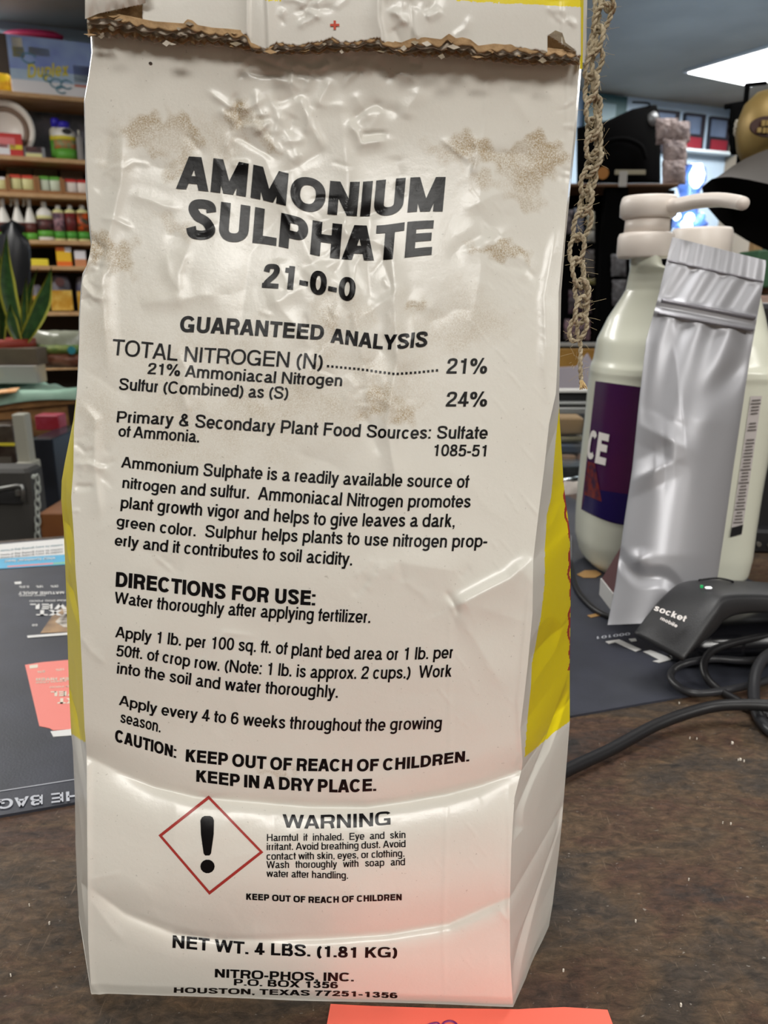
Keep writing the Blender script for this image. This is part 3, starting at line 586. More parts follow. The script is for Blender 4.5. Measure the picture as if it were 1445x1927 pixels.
# right fold of the closed top, seen edge on
mb = MB()
for k, (x0, x1, mt) in enumerate([(1094, 1099, 1), (1099, 1103, 0), (1102, 1106, 0)]):
    mb.m = mt; y1 = [300, 720, 180][k]; y1 = [130, 118, 112][k]
    mb.add([at(x0, -60, .245+.003*k), at(x1, -60, .247+.003*k), at(x1-3, y1, .247+.003*k), at(x0-3, y1, .245+.003*k)], [(0, 3, 2, 1)])
mb.build('fold_edge', [M_clean, M_yellow], bag)

# --- print on the front
def line(txt, x0, x1, st, w=.16, sq=2.25, lean=.10, mt=None, ls=-.03, sp=None):
    st = np.array(st, float)
    if sp is not None: GW[' '] = sp
    P, Wt = text_uv(txt, w, sq, ls); GW[' '] = .38
    cap = (st[:, 1]-st[:, 2]).mean(); T = refine(P, x1-x0, cap, 5.0)
    def f(u, v):
        xb = x0+(x1-x0)*u; yb = np.interp(xb, st[:, 0], st[:, 1]); hh = np.interp(xb, st[:, 0], st[:, 1]-st[:, 2]); return front(xb+lean*hh*v, yb-hh*v, .00022)
    # smooth stations
    xs_ = np.linspace(x0-20, x1+20, 60)
    if len(st) > 2:
        yb = np.interp(xs_, st[:, 0], st[:, 1]); hh = np.interp(xs_, st[:, 0], st[:, 1]-st[:, 2])
        for _ in range(14): yb[1:-1] = (yb[:-2]+2*yb[1:-1]+yb[2:])/4; hh[1:-1] = (hh[:-2]+2*hh[1:-1]+hh[2:])/4
        st = np.stack([xs_, yb, yb-hh], -1)
    print_mesh('printed_text', T, f, mt or M_ink, bag)
R_, B_ = .178, .26
line('AMMONIUM', 330, 839, [(330, 354, 293), (400, 361, 297), (473, 371, 309), (546, 389, 329), (584, 400, 337), (622, 404, 342), (681, 408, 343), (731, 406, 336), (768, 397, 333), (838, 398, 333)], .27, lean=.09, ls=-.05)
line('SULPHATE', 345, 816, [(345, 449, 374), (378, 450, 375), (443, 455, 384), (477, 456, 389), (533, 464, 402), (590, 481, 417), (648, 489, 423), (713, 491, 426), (761, 485, 416), (816, 478, 414)], .27, lean=.08, ls=-.05)
line('21-0-0', 490, 669, [(490, 541, 495), (551, 545, 500), (601, 555, 511), (651, 566, 522), (669, 568, 525)], .235, lean=.1)
line('GUARANTEED', 336, 610, [(336, 624, 594), (470, 631, 601), (590, 639, 611), (610, 640, 612)], .24)
line('ANALYSIS', 621, 805, [(621, 644, 617), (710, 657, 629), (740, 658, 630), (777, 654, 625), (805, 652, 623)], .24)
line('TOTAL NITROGEN (N)', 209, 608, [(209, 667, 637), (310, 677, 647), (341, 680, 652), (541, 691, 662), (608, 696, 667)], .155)
line('21%', 838, 917, [(838, 703, 674), (917, 703, 674)], R_)
line('21% Ammoniacal Nitrogen', 276, 645, [(276, 703, 682), (400, 713, 690), (517, 721, 699), (645, 727, 705)], R_)
line('Sulfur (Combined) as (S)', 222, 543, [(222, 733, 711), (330, 741, 718), (450, 747, 724), (543, 751, 728)], R_)
line('24%', 837, 917, [(837, 765, 737), (917, 765, 737)], R_)
line('Primary & Secondary Plant Food Sources: Sulfate', 217, 918, [(217, 794, 773), (328, 800, 777), (356, 804, 779), (520, 814, 790), (605, 820, 795), (686, 822, 798), (756, 827, 804), (804, 825, 801), (918, 826, 802)], R_, sp=.42)
line('of Ammonia.', 221, 376, [(221, 821, 800), (376, 833, 810)], R_, sp=.3)
line('1085-51', 812, 919, [(812, 858, 836), (919, 859, 837)], R_)
line('Ammonium Sulphate is a readily available source of', 227, 882, [(227, 878, 858), (347, 894, 870), (477, 901, 877), (636, 912, 888), (757, 916, 892), (882, 918, 894)], R_)
line('nitrogen and sulfur.  Ammoniacal Nitrogen promotes', 228, 886, [(228, 916, 896), (301, 928, 905), (446, 937, 913), (641, 952, 927), (752, 955, 931), (886, 955, 931)], R_)
line('plant growth vigor and helps to give leaves a dark,', 225, 857, [(225, 954, 933), (270, 961, 938), (358, 969, 945), (491, 979, 955), (616, 990, 965), (857, 992, 967)], R_)
line('green color.  Sulphur helps plants to use nitrogen prop-', 218, 917, [(218, 987, 968), (273, 1000, 978), (365, 1010, 987), (467, 1015, 992), (635, 1024, 1000), (726, 1028, 1004), (839, 1031, 1006), (917, 1029, 1005)], R_)
line('erly and it contributes to soil acidity.', 214, 664, [(214, 1025, 1005), (300, 1038, 1015), (476, 1053, 1029), (564, 1058, 1034), (664, 1065, 1040)], R_)
line('DIRECTIONS FOR USE:', 215, 594, [(215, 1103, 1075), (413, 1127, 1099), (500, 1134, 1106), (594, 1140, 1112)], B_, lean=.05)
line('Water thoroughly after applying fertilizer.', 214, 698, [(214, 1133, 1112), (285, 1146, 1123), (417, 1157, 1133), (585, 1168, 1144), (698, 1173, 1149)], R_)
line('Apply 1 lb. per 100 sq. ft. of plant bed area or 1 lb. per', 216, 853, [(216, 1197, 1177), (282, 1209, 1187), (372, 1219, 1196), (531, 1231, 1207), (606, 1239, 1215), (752, 1243, 1219), (853, 1238, 1215)], R_)
line('50ft. of crop row. (Note: 1 lb. is approx. 2 cups.)  Work', 217, 850, [(217, 1233, 1212), (285, 1243, 1221), (395, 1262, 1239), (597, 1277, 1253), (687, 1278, 1254), (769, 1277, 1253), (850, 1273, 1250)], R_)
line('into the soil and water thoroughly.', 218, 637, [(218, 1266, 1245), (300, 1280, 1258), (406, 1297, 1274), (481, 1304, 1281), (637, 1314, 1290)], R_)
line('Apply every 4 to 6 weeks throughout the growing', 223, 832, [(223, 1323, 1305), (287, 1344, 1323), (371, 1356, 1334), (522, 1371, 1347), (675, 1377, 1353), (726, 1375, 1351), (832, 1371, 1348)], R_)
line('season.', 225, 303, [(225, 1359, 1338), (303, 1379, 1357)], R_)
line('CAUTION:', 215, 332, [(215, 1395, 1372), (332, 1427, 1405)], B_, lean=.05)
line('KEEP OUT OF REACH OF CHILDREN.', 347, 884, [(347, 1432, 1409), (425, 1441, 1417), (498, 1448, 1424), (552, 1451, 1427), (673, 1452, 1429), (720, 1451, 1428), (800, 1444, 1422), (872, 1433, 1413), (884, 1431, 1411)], .255, lean=.05, sp=.3)
line('KEEP IN A DRY PLACE.', 367, 709, [(367, 1470, 1448), (447, 1481, 1457), (590, 1490, 1466), (650, 1492, 1467), (709, 1488, 1465)], .255, lean=.02, sp=.28)
line('WARNING', 531, 738, [(531, 1557, 1532), (585, 1560, 1534), (680, 1557, 1531), (738, 1551, 1526)], .20, 3.4, lean=.0)
for t_, x1_, (ya, yb_), s_ in [('Harmful if inhaled. Eye and skin', 764, (1583, 1577), .74), ('irritant. Avoid breathing dust. Avoid', 764, (1600, 1594), .36), ('contact with skin, eyes, or clothing.', 762, (1618, 1612), .36), ('Wash thoroughly with soap and', 763, (1634, 1628), .9), ('water after handling.', 656, (1650, 1654), .34)]:
    line(t_, 501, x1_, [(501, ya, ya-13.5), (640, (ya+yb_)/2+1.5, (ya+yb_)/2-12), (x1_, yb_, yb_-13.5)], .175, 3.6, lean=0, sp=s_)
line('KEEP OUT OF REACH OF CHILDREN', 462, 757, [(462, 1693, 1681), (600, 1700, 1688), (757, 1694, 1682)], .27, 3.2, lean=0)
line('NET WT. 4 LBS. (1.81 KG)', 322, 749, [(322, 1783, 1759), (461, 1796, 1773), (580, 1800, 1778), (677, 1803, 1783), (749, 1801, 1782)], .22, 2.8, lean=.03)
line('NITRO-PHOS, INC.', 402, 667, [(402, 1839, 1823), (540, 1845, 1829), (667, 1847, 1831)], .23, 3.0, lean=.03)
line('P.O. BOX 1356', 438, 637, [(438, 1854, 1842), (563, 1858.5, 1846), (637, 1860, 1848)], .23, 3.0, lean=.03)
line('HOUSTON, TEXAS 77251-1356', 325, 749, [(325, 1868, 1858), (474, 1871.5, 1861), (563, 1873.5, 1863), (659, 1875, 1865), (749, 1879, 1868.5)], .24, 3.0, lean=.03)
def pix_print(name, polys, m, mx=5.0, off=.00022):
    T = refine([np.array(p, float) for p in polys], 1, 1, mx); return print_mesh(name, T, lambda u, v: front(u, v, off), m, bag)
pts = []
for k in range(26):
    x = 615+k*8.2; y = np.interp(x, [613, 676, 741, 783, 825], [691, 697, 706, 703, 698.5]); pts.append([(x, y), (x+4.4, y), (x+4.4, y-4.4), (x, y-4.4)])
pix_print('dotted_leader', pts, M_ink)
dm = [(392.6, 1497), (495.5, 1604), (394, 1684), (298, 1572)]; cc = np.mean(dm, 0); inn = [tuple(cc+(np.array(p)-cc)*(1-7.0/abs(np.array(p)-cc).max())) for p in dm]
pix_print('hazard_diamond', [[dm[i], dm[(i+1) % 4], inn[(i+1) % 4], inn[i]] for i in range(4)], M_redink)['label'] = 'red diamond border'
ex_ = []
for i in range(14):
    a0, a1 = math.pi*i/7, math.pi*(i+1)/7; ex_.append([(390.4, 1630.5), (390.4+13.5*math.cos(a0), 1630.5+13*math.sin(a0)), (390.4+13.5*math.cos(a1), 1630.5+13*math.sin(a1))])
bar = [(377, 1544), (380, 1538), (385, 1535.5), (395, 1535.5), (400, 1538), (402.5, 1544), (402, 1570), (397, 1606), (394, 1610), (386, 1610), (383, 1606), (378, 1570)]
for i in range(12): ex_.append([(390, 1572), bar[i], bar[(i+1) % 12]])
pix_print('exclamation_mark', ex_, M_ink)
T = refine([np.array([(621, 44.8), (638.5, 44.8), (638.5, 49), (621, 49)]), np.array([(627.6, 38.5), (632, 38.5), (632, 55.5), (627.6, 55.5)])], 1, 1, 6)
Hf[:] = Hfl; print_mesh('registration_cross', T, lambda u, v: front(u, v, .0075+.0012*np.sin(u*.013)+.0003, 1.0), M_crossink, bag); Hf[:] = Hs
pix_print('ink_speck', [[(283+3.6*math.cos(a), 119+3*math.sin(a)) for a in np.linspace(0, 5.5, 8)]], mat('brown_speck', '#3a2a1e', .7))
# ================================================================== COUNTER
def wood_top():
    m = bpy.data.materials.new('worn_dark_wood'); m.use_nodes = True; N = m.node_tree.nodes; L = m.node_tree.links; b = N['Principled BSDF']
    tc = N.new('ShaderNodeTexCoord'); mp = N.new('ShaderNodeMapping'); mp.inputs['Scale'].default_value = (1, 1.9, 1); mp.inputs['Rotation'].default_value = (0, 0, .12); L.new(tc.outputs['Object'], mp.inputs[0])
    def noise(sc, d=6, r=.6, v=mp): n = N.new('ShaderNodeTexNoise'); n.inputs['Scale'].default_value = sc; n.inputs['Detail'].default_value = d; n.inputs['Roughness'].default_value = r; n.inputs['Distortion'].default_value = .6; L.new(v.outputs[0], n.inputs['Vector']); return n
    def ramp(src, els):
        r = N.new('ShaderNodeValToRGB'); e = r.color_ramp.elements
        while len(e) < len(els): e.new(.5)
        for x, (p, c) in zip(e, els): x.position = p; x.color = col(c) if isinstance(c, str) else c
        L.new(src, r.inputs[0]); return r
    a = ramp(noise(11, 5, .65).outputs['Fac'], [(.32, '#2b2826'), (.42, '#433930'), (.50, '#554433'), (.58, '#4d382c'), (.68, '#312d2b')])
    bb = ramp(noise(150, 9, .80).outputs['Fac'], [(.34, (.30, .30, .31, 1)), (.50, (.95, .95, .95, 1)), (.68, (2.0, 1.95, 1.9, 1))])
    mx = N.new('ShaderNodeMixRGB'); mx.blend_type = 'MULTIPLY'; mx.inputs[0].default_value = .9; L.new(a.outputs[0], mx.inputs[1]); L.new(bb.outputs[0], mx.inputs[2])
    mp2 = N.new('ShaderNodeMapping'); mp2.inputs['Scale'].default_value = (9, 1, 1); mp2.inputs['Rotation'].default_value = (0, 0, .3); L.new(tc.outputs['Object'], mp2.inputs[0])
    sc = ramp(noise(110, 3, .5, mp2).outputs['Fac'], [(.66, (0, 0, 0, 1)), (.74, (1, 1, 1, 1))]); f = N.new('ShaderNodeMath'); f.operation = 'MULTIPLY'; f.inputs[1].default_value = .35; L.new(sc.outputs[0], f.inputs[0])
    m2 = N.new('ShaderNodeMixRGB'); m2.inputs[2].default_value = col('#8d7a66'); L.new(f.outputs[0], m2.inputs[0]); L.new(mx.outputs[0], m2.inputs[1])
    sp = ramp(noise(420, 2, .5, tc if False else mp).outputs['Fac'], [(.70, (0, 0, 0, 1)), (.76, (1, 1, 1, 1))]); f2 = N.new('ShaderNodeMath'); f2.operation = 'MULTIPLY'; f2.inputs[1].default_value = .45; L.new(sp.outputs[0], f2.inputs[0])
    m3 = N.new('ShaderNodeMixRGB'); m3.inputs[2].default_value = col('#b3aca2'); L.new(f2.outputs[0], m3.inputs[0]); L.new(m2.outputs[0], m3.inputs[1])
    L.new(m3.outputs[0], b.inputs['Base Color']); b.inputs['Roughness'].default_value = .55; b.inputs['Specular IOR Level'].default_value = .35
    rr = ramp(noise(45).outputs['Fac'], [(.3, (.42, .42, .42, 1)), (.7, (.72, .72, .72, 1))]); L.new(rr.outputs[0], b.inputs['Roughness'])
    bp = N.new('ShaderNodeBump'); bp.inputs['Strength'].default_value = .55; bp.inputs['Distance'].default_value = .0012; L.new(noise(170, 8, .75).outputs['Fac'], bp.inputs['Height']); L.new(bp.outputs[0], b.inputs['Normal'])
    return m
M_wood = wood_top(); M_black = mat('black_plastic', '#17171a', .45, bump=.15, bs=600); M_dark = mat('dark_grey', '#201f20', .7)  # plain dark grey for the counter base, screws and small fittings
ctr = thing('sales_counter', 'worn dark brown wooden counter top with scratches under the paper bag', 'counter', (0, .4, -.95))
rr = np.random.RandomState(2); mb = MB()
for x, y, s in [(1378, 1398, 4.5), (1393, 1429, 3.5), (1400, 1432, 2.2), (1389, 1430, 2), (1311, 1390, 2), (1298, 1389, 2), (1278, 1323, 2.4), (1375, 1550, 2), (1360, 1548, 1.6), (1296, 1655, 1.8), (1196, 1733, 1.8), (1281, 1891, 2.6), (1060, 1826, 2), (93, 1737, 2.2), (55, 1703, 1.6), (20, 1835, 1.6), (1225, 1200, 1)]:
    p = onz(x, y, .0008); s = s*.00012; mb.box(p, (s*2.2, s*1.8, .0012), RZ(rr.uniform(0, 3)))
o = mb.build('paper_crumbs', mat('white_crumb', '#e6ddd0', .8)); tag(o, 'tiny white crumbs scattered over the wooden counter', 'crumbs', kind='stuff')

# pink note lying under the front of the bag
M_pink = mat('coral_pink_paper', '#ff7a66', .6, spec=.2)
pn = [onz(x, y, .0009) for x, y in [(622, 1889), (700, 1893), (830, 1897), (975, 1899), (1010, 1897), (1062, 1895), (1096, 1897), (1143, 1900)]]
a, b = pn[0], pn[-1]; ext = [np.array([b[0]+.006, b[1]-.125, .0009]), np.array([a[0]-.012, a[1]-.125, .0009])]
V = pn+ext; V2 = [np.array([v[0], v[1], .0003]) for v in V]; n = len(V)
note = mk('pink_note', V+V2, [tuple(range(n-1, -1, -1)), tuple(range(n, 2*n))]+[(i, (i+1) % n, n+(i+1) % n, n+i) for i in range(n)], M_pink)
tag(note, 'coral pink paper note under the front edge of the white bag', 'note')
mb = MB(); mb.tube(spline([onz(x, y, .0011) for x, y in [(800, 1931), (812, 1926), (824, 1925), (829, 1932)]], 4), .00028, 5); mb.tube(spline([onz(x, y, .0011) for x, y in [(828, 1934), (836, 1924), (848, 1921.5), (858, 1926), (862, 1934)]], 4), .00032, 5)
mb.build('pen_stroke', mat('violet_pen', '#7a1c70', .5), note)

# ------------------------------------------------------------------ printed mats
def onmat(px, py): return onz(px, py, .0015)
M_mat = mat('slate_blue_mat', '#35373f', .45, spec=.45, c2='#3c3e48', ns=30, bump=.12, bs=900)
mat_o = thing('counter_mat', 'slate blue printed rubber mat beneath the jugs and barcode scanner', 'mat', (.1, .55, 0))
FA, FBp = onz(-60, 1550, 0), onz(1500, 1276, 0); ed = (FBp-FA)/np.linalg.norm(FBp-FA); nn = np.array([-ed[1], ed[0], 0])
lft = onz(-200, 1570, 0); BLp, BRp = onz(-200, 1080, 0), None
def mp_(s, t): return FA+ed*s+nn*t
# back edge from the photograph: through (0,1068) and (120,1060)
p0, p1 = onz(0, 1026, 0), onz(120, 1013, 0)
t0 = float((p0-FA)@nn); t1 = float((p1-FA)@nn)
Lm = float((onz(1392, 1085, 0)-FA)@ed)
tb = .5*(t0+t1)
def slab(name, pts, z0, z1, m, parent):
    n = len(pts); V = [(p[0], p[1], z1) for p in pts]+[(p[0], p[1], z0) for p in pts]
    ar = sum(pts[i][0]*pts[(i+1) % n][1]-pts[(i+1) % n][0]*pts[i][1] for i in range(n)); 
    top = tuple(range(n)) if ar > 0 else tuple(range(n-1, -1, -1)); bo = tuple(i+n for i in top[::-1])
    return mk(name, V, [top, bo]+[(i, n+i, n+(i+1) % n, (i+1) % n) for i in range(n)], m, parent)
cta = [mp_(-.5, tb+.012), mp_(-.5, -.95), mp_(1.45, -.95), mp_(1.45, tb+.012)]
slab('counter_top', cta, -.04, 0, M_wood, ctr); slab('counter_base', [mp_(-.45, tb-.03), mp_(-.45, -.9), mp_(1.4, -.9), mp_(1.4, tb-.03)], -.95, -.04, M_dark, ctr)
slab('mat_sheet', [mp_(-.12, 0), mp_(Lm, 0), mp_(Lm, tb), mp_(-.12, tb)], 0, .0015, M_mat, mat_o)
M_white = mat('white_print', '#d9d8d6', .5); M_cy = mat('sky_blue_print', '#58a9cf', .5); M_sal = mat('salmon_print', '#e8867c', .5); M_tan = mat('tan_print', '#a98a68', .5, c2='#7a6450', ns=60)
M_cream = mat('cream_print', '#ddd3c2', .5); M_gry = mat('grey_print', '#5b5e66', .5)
M_ltp = mat('light_print', '#b9bcc4', .5)
# white and blue strip along the far edge
def quadz(name, P, z, m, parent, th=.0003): return slab(name, [onz(x, y, z) for x, y in P], z-th, z, m, parent)
quadz('white_strip', [(-30, 1027), (170, 1009), (170, 1040), (-30, 1053)], .0024, M_white, mat_o)
quadz('blue_strip', [(-30, 1053), (170, 1038), (170, 1059), (-30, 1072)], .0021, M_cy, mat_o)
quadz('salmon_strip', [(14, 1065), (100, 1059), (100, 1061), (14, 1067)], .0023, M_sal, mat_o); quadz('green_strip', [(100, 1059), (170, 1053), (170, 1058), (100, 1062)], .0023, mat('pale_green_print', '#7fb79a', .5), mat_o)
quadz('photo_patch', [(76, 1191), (104, 1150), (170, 1122), (170, 1187)], .0018, M_tan, mat_o)
quadz('dog_patch', [(104, 1170), (116, 1158), (150, 1150), (150, 1180), (120, 1180)], .0020, mat('pale_fur_print', '#c8c0b6', .5, c2='#4c423a', ns=120), mat_o)
quadz('label_bar', [(51, 1196), (170, 1187), (170, 1191), (52, 1200)], .0021, M_white, mat_o)
quadz('grey_tag', [(27, 1095), (40, 1094), (40, 1098.5), (28, 1099)], .0019, M_white, mat_o)
pk = [(47, 1251), (80, 1246), (170, 1238), (170, 1370), (100, 1374), (93, 1370), (74, 1366)]
quadz('salmon_package', pk, .0018, M_sal, mat_o); quadz('white_foot', [(95, 1376), (170, 1368), (170, 1381), (100, 1386)], .0019, M_white, mat_o); quadz('barcode_tag', [(55, 1252), (71, 1250), (71, 1256), (56, 1258)], .0021, M_cream, mat_o)
def mtext(txt, xr, yr, xl, yl, cap, w, m, z=.0020):     # upside-down print: starts right, tops towards the viewer
    A = onz(xr, yr, z); B = onz(xl, yl, z); U = onz((xr+xl)/2, (yr+yl)/2+cap, z)-onz((xr+xl)/2, (yr+yl)/2, z)
    return flat_text('printed_text', txt, A, B, U, m, mat_o, w)
mtext('THE BAG', 176, 1484, -6, 1505, 18, .2, M_ltp)
mtext('LEVEL', 172, 1137, 56, 1136, 10, .26, M_white); mtext('NEXT', 170, 1148, 68, 1148, 10, .26, M_white)
mtext('MATURE ADULT', 121, 1113, 35, 1113.5, 5, .24, M_white); mtext('GIANT BREED', 86, 1119, 36, 1119.5, 2.6, .2, M_white); mtext('PREMIUM DOG FOOD', 150, 1128, 55, 1129.5, 3, .2, M_white)
mtext('26%', 110, 1101, 95, 1101.5, 4, .2, M_white); mtext('18%', 82, 1101.5, 68, 1102, 4, .2, M_white); mtext('0.5%', 55, 1102, 36, 1102.5, 4, .2, M_white); mtext('60', 71, 1174, 60, 1174.5, 4, .2, M_white)
mtext('LEVEL', 176, 1300, 95, 1301, 9, .28, M_cream); mtext('NEXT', 180, 1313, 108, 1314, 10, .28, M_cream); mtext('GREEN RIVER', 160, 1274, 67, 1276, 5, .24, M_cream); mtext('GRAIN FREE', 125, 1280, 67, 1283, 3, .2, M_cream); mtext('DOG FOOD', 145, 1289, 93, 1292, 3, .2, M_cream); mtext('10%', 122, 1257, 105, 1259, 4, .2, M_cream); mtext('6%', 85, 1261, 70, 1263, 4, .2, M_cream)
for y0 in (1031, 1039, 1044): mtext('nutrition for every growing dog at home', 118, y0-7, 1, y0+4, 3.4, .15, mat('teal_print', '#4a7f8c', .5) if y0 == 1031 else M_gry, .0027)
mtext('shop farmhand feed', 104, 1048, 9, 1054, 5, .18, M_white, .0025)
mb = MB(); P = [onz(-20, 1492, .0017), onz(145, 1466, .0017)]; mb.tube(P, .0003, 4); mb.build('printed_line', M_ltp, mat_o)
# right part of the print, beside the scanner
mtext('000101', 1186, 1190, 1120, 1198, 5, .18, M_ltp, .0021)
quadz('white_letter', [(1139, 1207), (1165, 1203), (1207, 1222), (1196, 1226), (1158, 1208), (1146, 1211)], .0021, M_white, mat_o); quadz('white_letter', [(1183, 1202), (1196, 1201), (1198, 1206), (1188, 1207)], .0021, M_white, mat_o); quadz('white_letter', [(1210, 1226), (1224, 1223), (1266, 1240), (1240, 1247), (1228, 1244), (1240, 1241)], .0021, M_white, mat_o)
quadz('orange_dot', [(1085, 1081), (1100, 1073), (1122, 1073), (1132, 1080), (1120, 1087), (1098, 1087)], .0021, mat('dull_orange_print', '#a5804f', .5), mat_o)
quadz('orange_dot', [(1105, 1158), (1122, 1154), (1130, 1158), (1112, 1162)], .0021, mat('dull_orange_print', '#a5804f', .5), mat_o)
quadz('grey_tile_print', [(1282, 1245), (1300, 1238), (1312, 1243), (1296, 1253)], .0021, M_gry, mat_o); quadz('grey_tile_print', [(1330, 1207), (1350, 1201), (1352, 1207), (1336, 1213)], .0021, M_ltp, mat_o); quadz('grey_tile_print', [(1370, 1222), (1420, 1219), (1424, 1224), (1380, 1226)], .0021, M_ltp, mat_o)

# ------------------------------------------------------------------ jugs
M_jug = mat('milky_plastic', '#dfe0cf', .3, spec=.6, sss=.0, coat=.3); M_cap = mat('warm_white_plastic', '#e9dfd6', .38, bump=.05, bs=100)
M_purple = mat('purple_label', '#46103f', .25, c2='#3a0c45', ns=12, spec=.6)
def jug(label, pxc, pyb, Y, R, ztop, zsh, zneck, rneck, squash=.9):
    p = onz(pxc, pyb, 0); cx = p[0]; z0 = .0016
    t = thing('plastic_jug', label, 'jug', (cx, Y, z0), 'milky plastic jugs behind the scanner')
    pr = [(R*.5, 0), (R*.80, .001), (R*.93, .006), (R, .016), (R*1.0, .03), (R*.975, .034), (R*.975, .05), (R*.985, zsh*.5), (R*.985, zsh-.015), (R*1.0, zsh-.006), (R*.97, zsh+.006), (R*.86, zsh+.024), (R*.66, zsh+.046), (R*.45, zneck-.018), (rneck, zneck-.006), (rneck, zneck)]
    MB().lathe((cx, Y, z0), pr, 48, sy=squash).build('bottle', M_jug, t, True)
    return t, cx, z0
def zat(py, Y): return float(at(722, py, Y)[2])
def xat(px, py, Y): return float(at(px, py, Y)[0])
Y1 = .665; SEC = [(1074, 1140, 1340, .034), (1070, 1112, 1372, .043), (1056, 1098, 1390, .048), (1022, 1090, 1397, .05), (980, 1091, 1402, .05), (900, 1098, 1414, .05), (800, 1109, 1432, .05), (750, 1114, 1442, .05), (712, 1118, 1444, .05), (702, 1118, 1446, .0515), (692, 1120, 1445, .0515), (680, 1124, 1442, .049), (640, 1129, 1438, .045), (600, 1146, 1434, .036), (560, 1170, 1428, .028), (545, 1178, 1424, .025), (530, 1180, 1400, .024), (515, 1181, 1340, .022), (502, 1181, 1250, .0215), (480, 1181, 1246, .0215)]
SZ = np.array([max(.0016, zat(s[0], Y1)) for s in SEC]); SZ[0] = .0016; SL_ = np.array([xat(s[1], s[0], Y1+.014) for s in SEC]); SR_ = np.array([xat(s[2], s[0], Y1-.014) for s in SEC]); SD_ = np.array([s[3] for s in SEC])
def jsec(z): xl = np.interp(z, SZ, SL_); xr = np.interp(z, SZ, SR_); return (xl+xr)/2, (xr-xl)/2, np.interp(z, SZ, SD_)
JP = 2.9
def jfront(px, py, off=.0008):
    px = np.asarray(px, float); py = np.broadcast_to(np.asarray(py, float), px.shape); Y = np.full(px.shape, Y1-.045)
    for _ in range(30):
        q = at(px, py, Y); c_, r_, d_ = jsec(q[..., 2]); u = np.clip((q[..., 0]-c_)/r_, -.992, .992); Yn = Y1-.28*(q[..., 0]-c_)-d_*(1-np.abs(u)**JP)**(1/JP); Y = Y*.5+Yn*.5
    q = at(px, py, Y); n = np.stack([np.sign(u)*np.abs(u)**(JP-1), -(1-np.abs(u)**JP)**((JP-1)/JP), 0*u], -1); n /= np.linalg.norm(n, axis=-1)[..., None]+1e-9
    return q+n*off
j1 = thing('plastic_jug', 'milky jug with white pump and purple label behind the grey pouch', 'jug', (float(jsec(.1)[0]), Y1, .0016), 'milky plastic jugs')
zz_ = np.interp(np.linspace(0, len(SEC)-1, 90), np.arange(len(SEC)), SZ); V = []; nj = 64
for z in zz_:
    c_, r_, d_ = jsec(z)
    for i in range(nj):
        a = 2*math.pi*i/nj; ca, sa = math.cos(a), math.sin(a); ex = 2/(JP if z < .17 else max(2.05, JP-(z-.17)*18)); x = c_+r_*math.copysign(abs(ca)**ex, ca); V.append((x, Y1-.28*(x-c_)+d_*math.copysign(abs(sa)**ex, sa), z))
m = len(zz_); F = [(k*nj+i, k*nj+(i+1) % nj, (k+1)*nj+(i+1) % nj, (k+1)*nj+i) for k in range(m-1) for i in range(nj)]+[tuple(range(nj-1, -1, -1)), tuple(range((m-1)*nj, m*nj))]
mk('bottle', V, F, M_jug, j1, True)
jx1n = float(jsec(SZ[-1])[0]); w = lambda a, b, py: (xat(b, py, Y1)-xat(a, py, Y1))/2
zc0, zc1 = zat(486, Y1), zat(440, Y1)
mb = MB(); r1 = w(1160, 1263, 460); mb.lathe((jx1n, Y1, 0), [(r1*.93, zc0), (r1, zc0+.002), (r1, zc1-.003), (r1*.95, zc1), (r1*.80, zc1+.001)], 36); zc2 = zat(412, Y1); mb.lathe((jx1n, Y1, 0), [(r1*.80, zc1), (r1*.78, zc2)], 32); mb.build('pump_collar', M_cap, j1, True)
zh1 = zat(370, Y1); mb = MB(); mb.lathe((jx1n, Y1, 0), [(r1*.86, zc2), (r1*.99, zc2+.002), (r1*1.0, zh1-.006), (r1*.96, zh1-.0015), (r1*.9, zh1), (.001, zh1+.0005)], 36)
mb.build('pump_head', M_cap, j1, True)
sp_ = spline([at(x, y, Y1-.02*k) for k, (x, y) in enumerate([(1235, 388), (1268, 388), (1310, 379), (1350, 376), (1380, 379), (1398, 383)])], 6); n = len(sp_)
MB().tube(sp_, .006, 14, rad=np.interp(np.linspace(0, 1, n), [0, .2, .8, 1], [.0085, .0058, .0048, .0045])).build('spout', M_cap, j1, True)
def jpatch(name, x0, x1, ytop, ybot, m, parent, n=20, nz=10, off=.0008):
    U, Vv = np.meshgrid(np.linspace(0, 1, n+1), np.linspace(0, 1, nz+1)); yt = np.vectorize(ytop)(U); yb = np.vectorize(ybot)(U); PYj = yt+(yb-yt)*Vv; xa = np.vectorize(x0)(Vv); xb = np.vectorize(x1)(Vv); PXj = xa+(xb-xa)*U
    P = jfront(PXj, PYj, off); q = np.arange((n+1)*(nz+1)).reshape(nz+1, n+1)
    return mk(name, P.reshape(-1, 3), np.stack([q[:-1, :-1], q[1:, :-1], q[1:, 1:], q[:-1, 1:]], -1).reshape(-1, 4), m, parent, True)
cb_ = lambda u: 958+30*math.sin(min(1, u*1.5)*1.5)
lab = jpatch('purple_label', lambda v: 1122-v*27, lambda v: 1270-v*46, lambda u: 717+u*20, cb_, M_purple, j1, 24, 12)
jpatch('violet_band', lambda v: 1103-v*6, lambda v: 1240-v*8, lambda u: 918+20*u, cb_, mat('deep_violet', '#1d0d4d', .25), lab, 16, 3, .0012)
jpatch('flame_print', lambda v: 1109-v*8, lambda v: 1122+v*12, lambda u: 868+u*4, lambda u: 930+14*u, mat('rust_print', '#7b2a20', .3, c2='#2a1436', ns=160), lab, 8, 4, .0014)
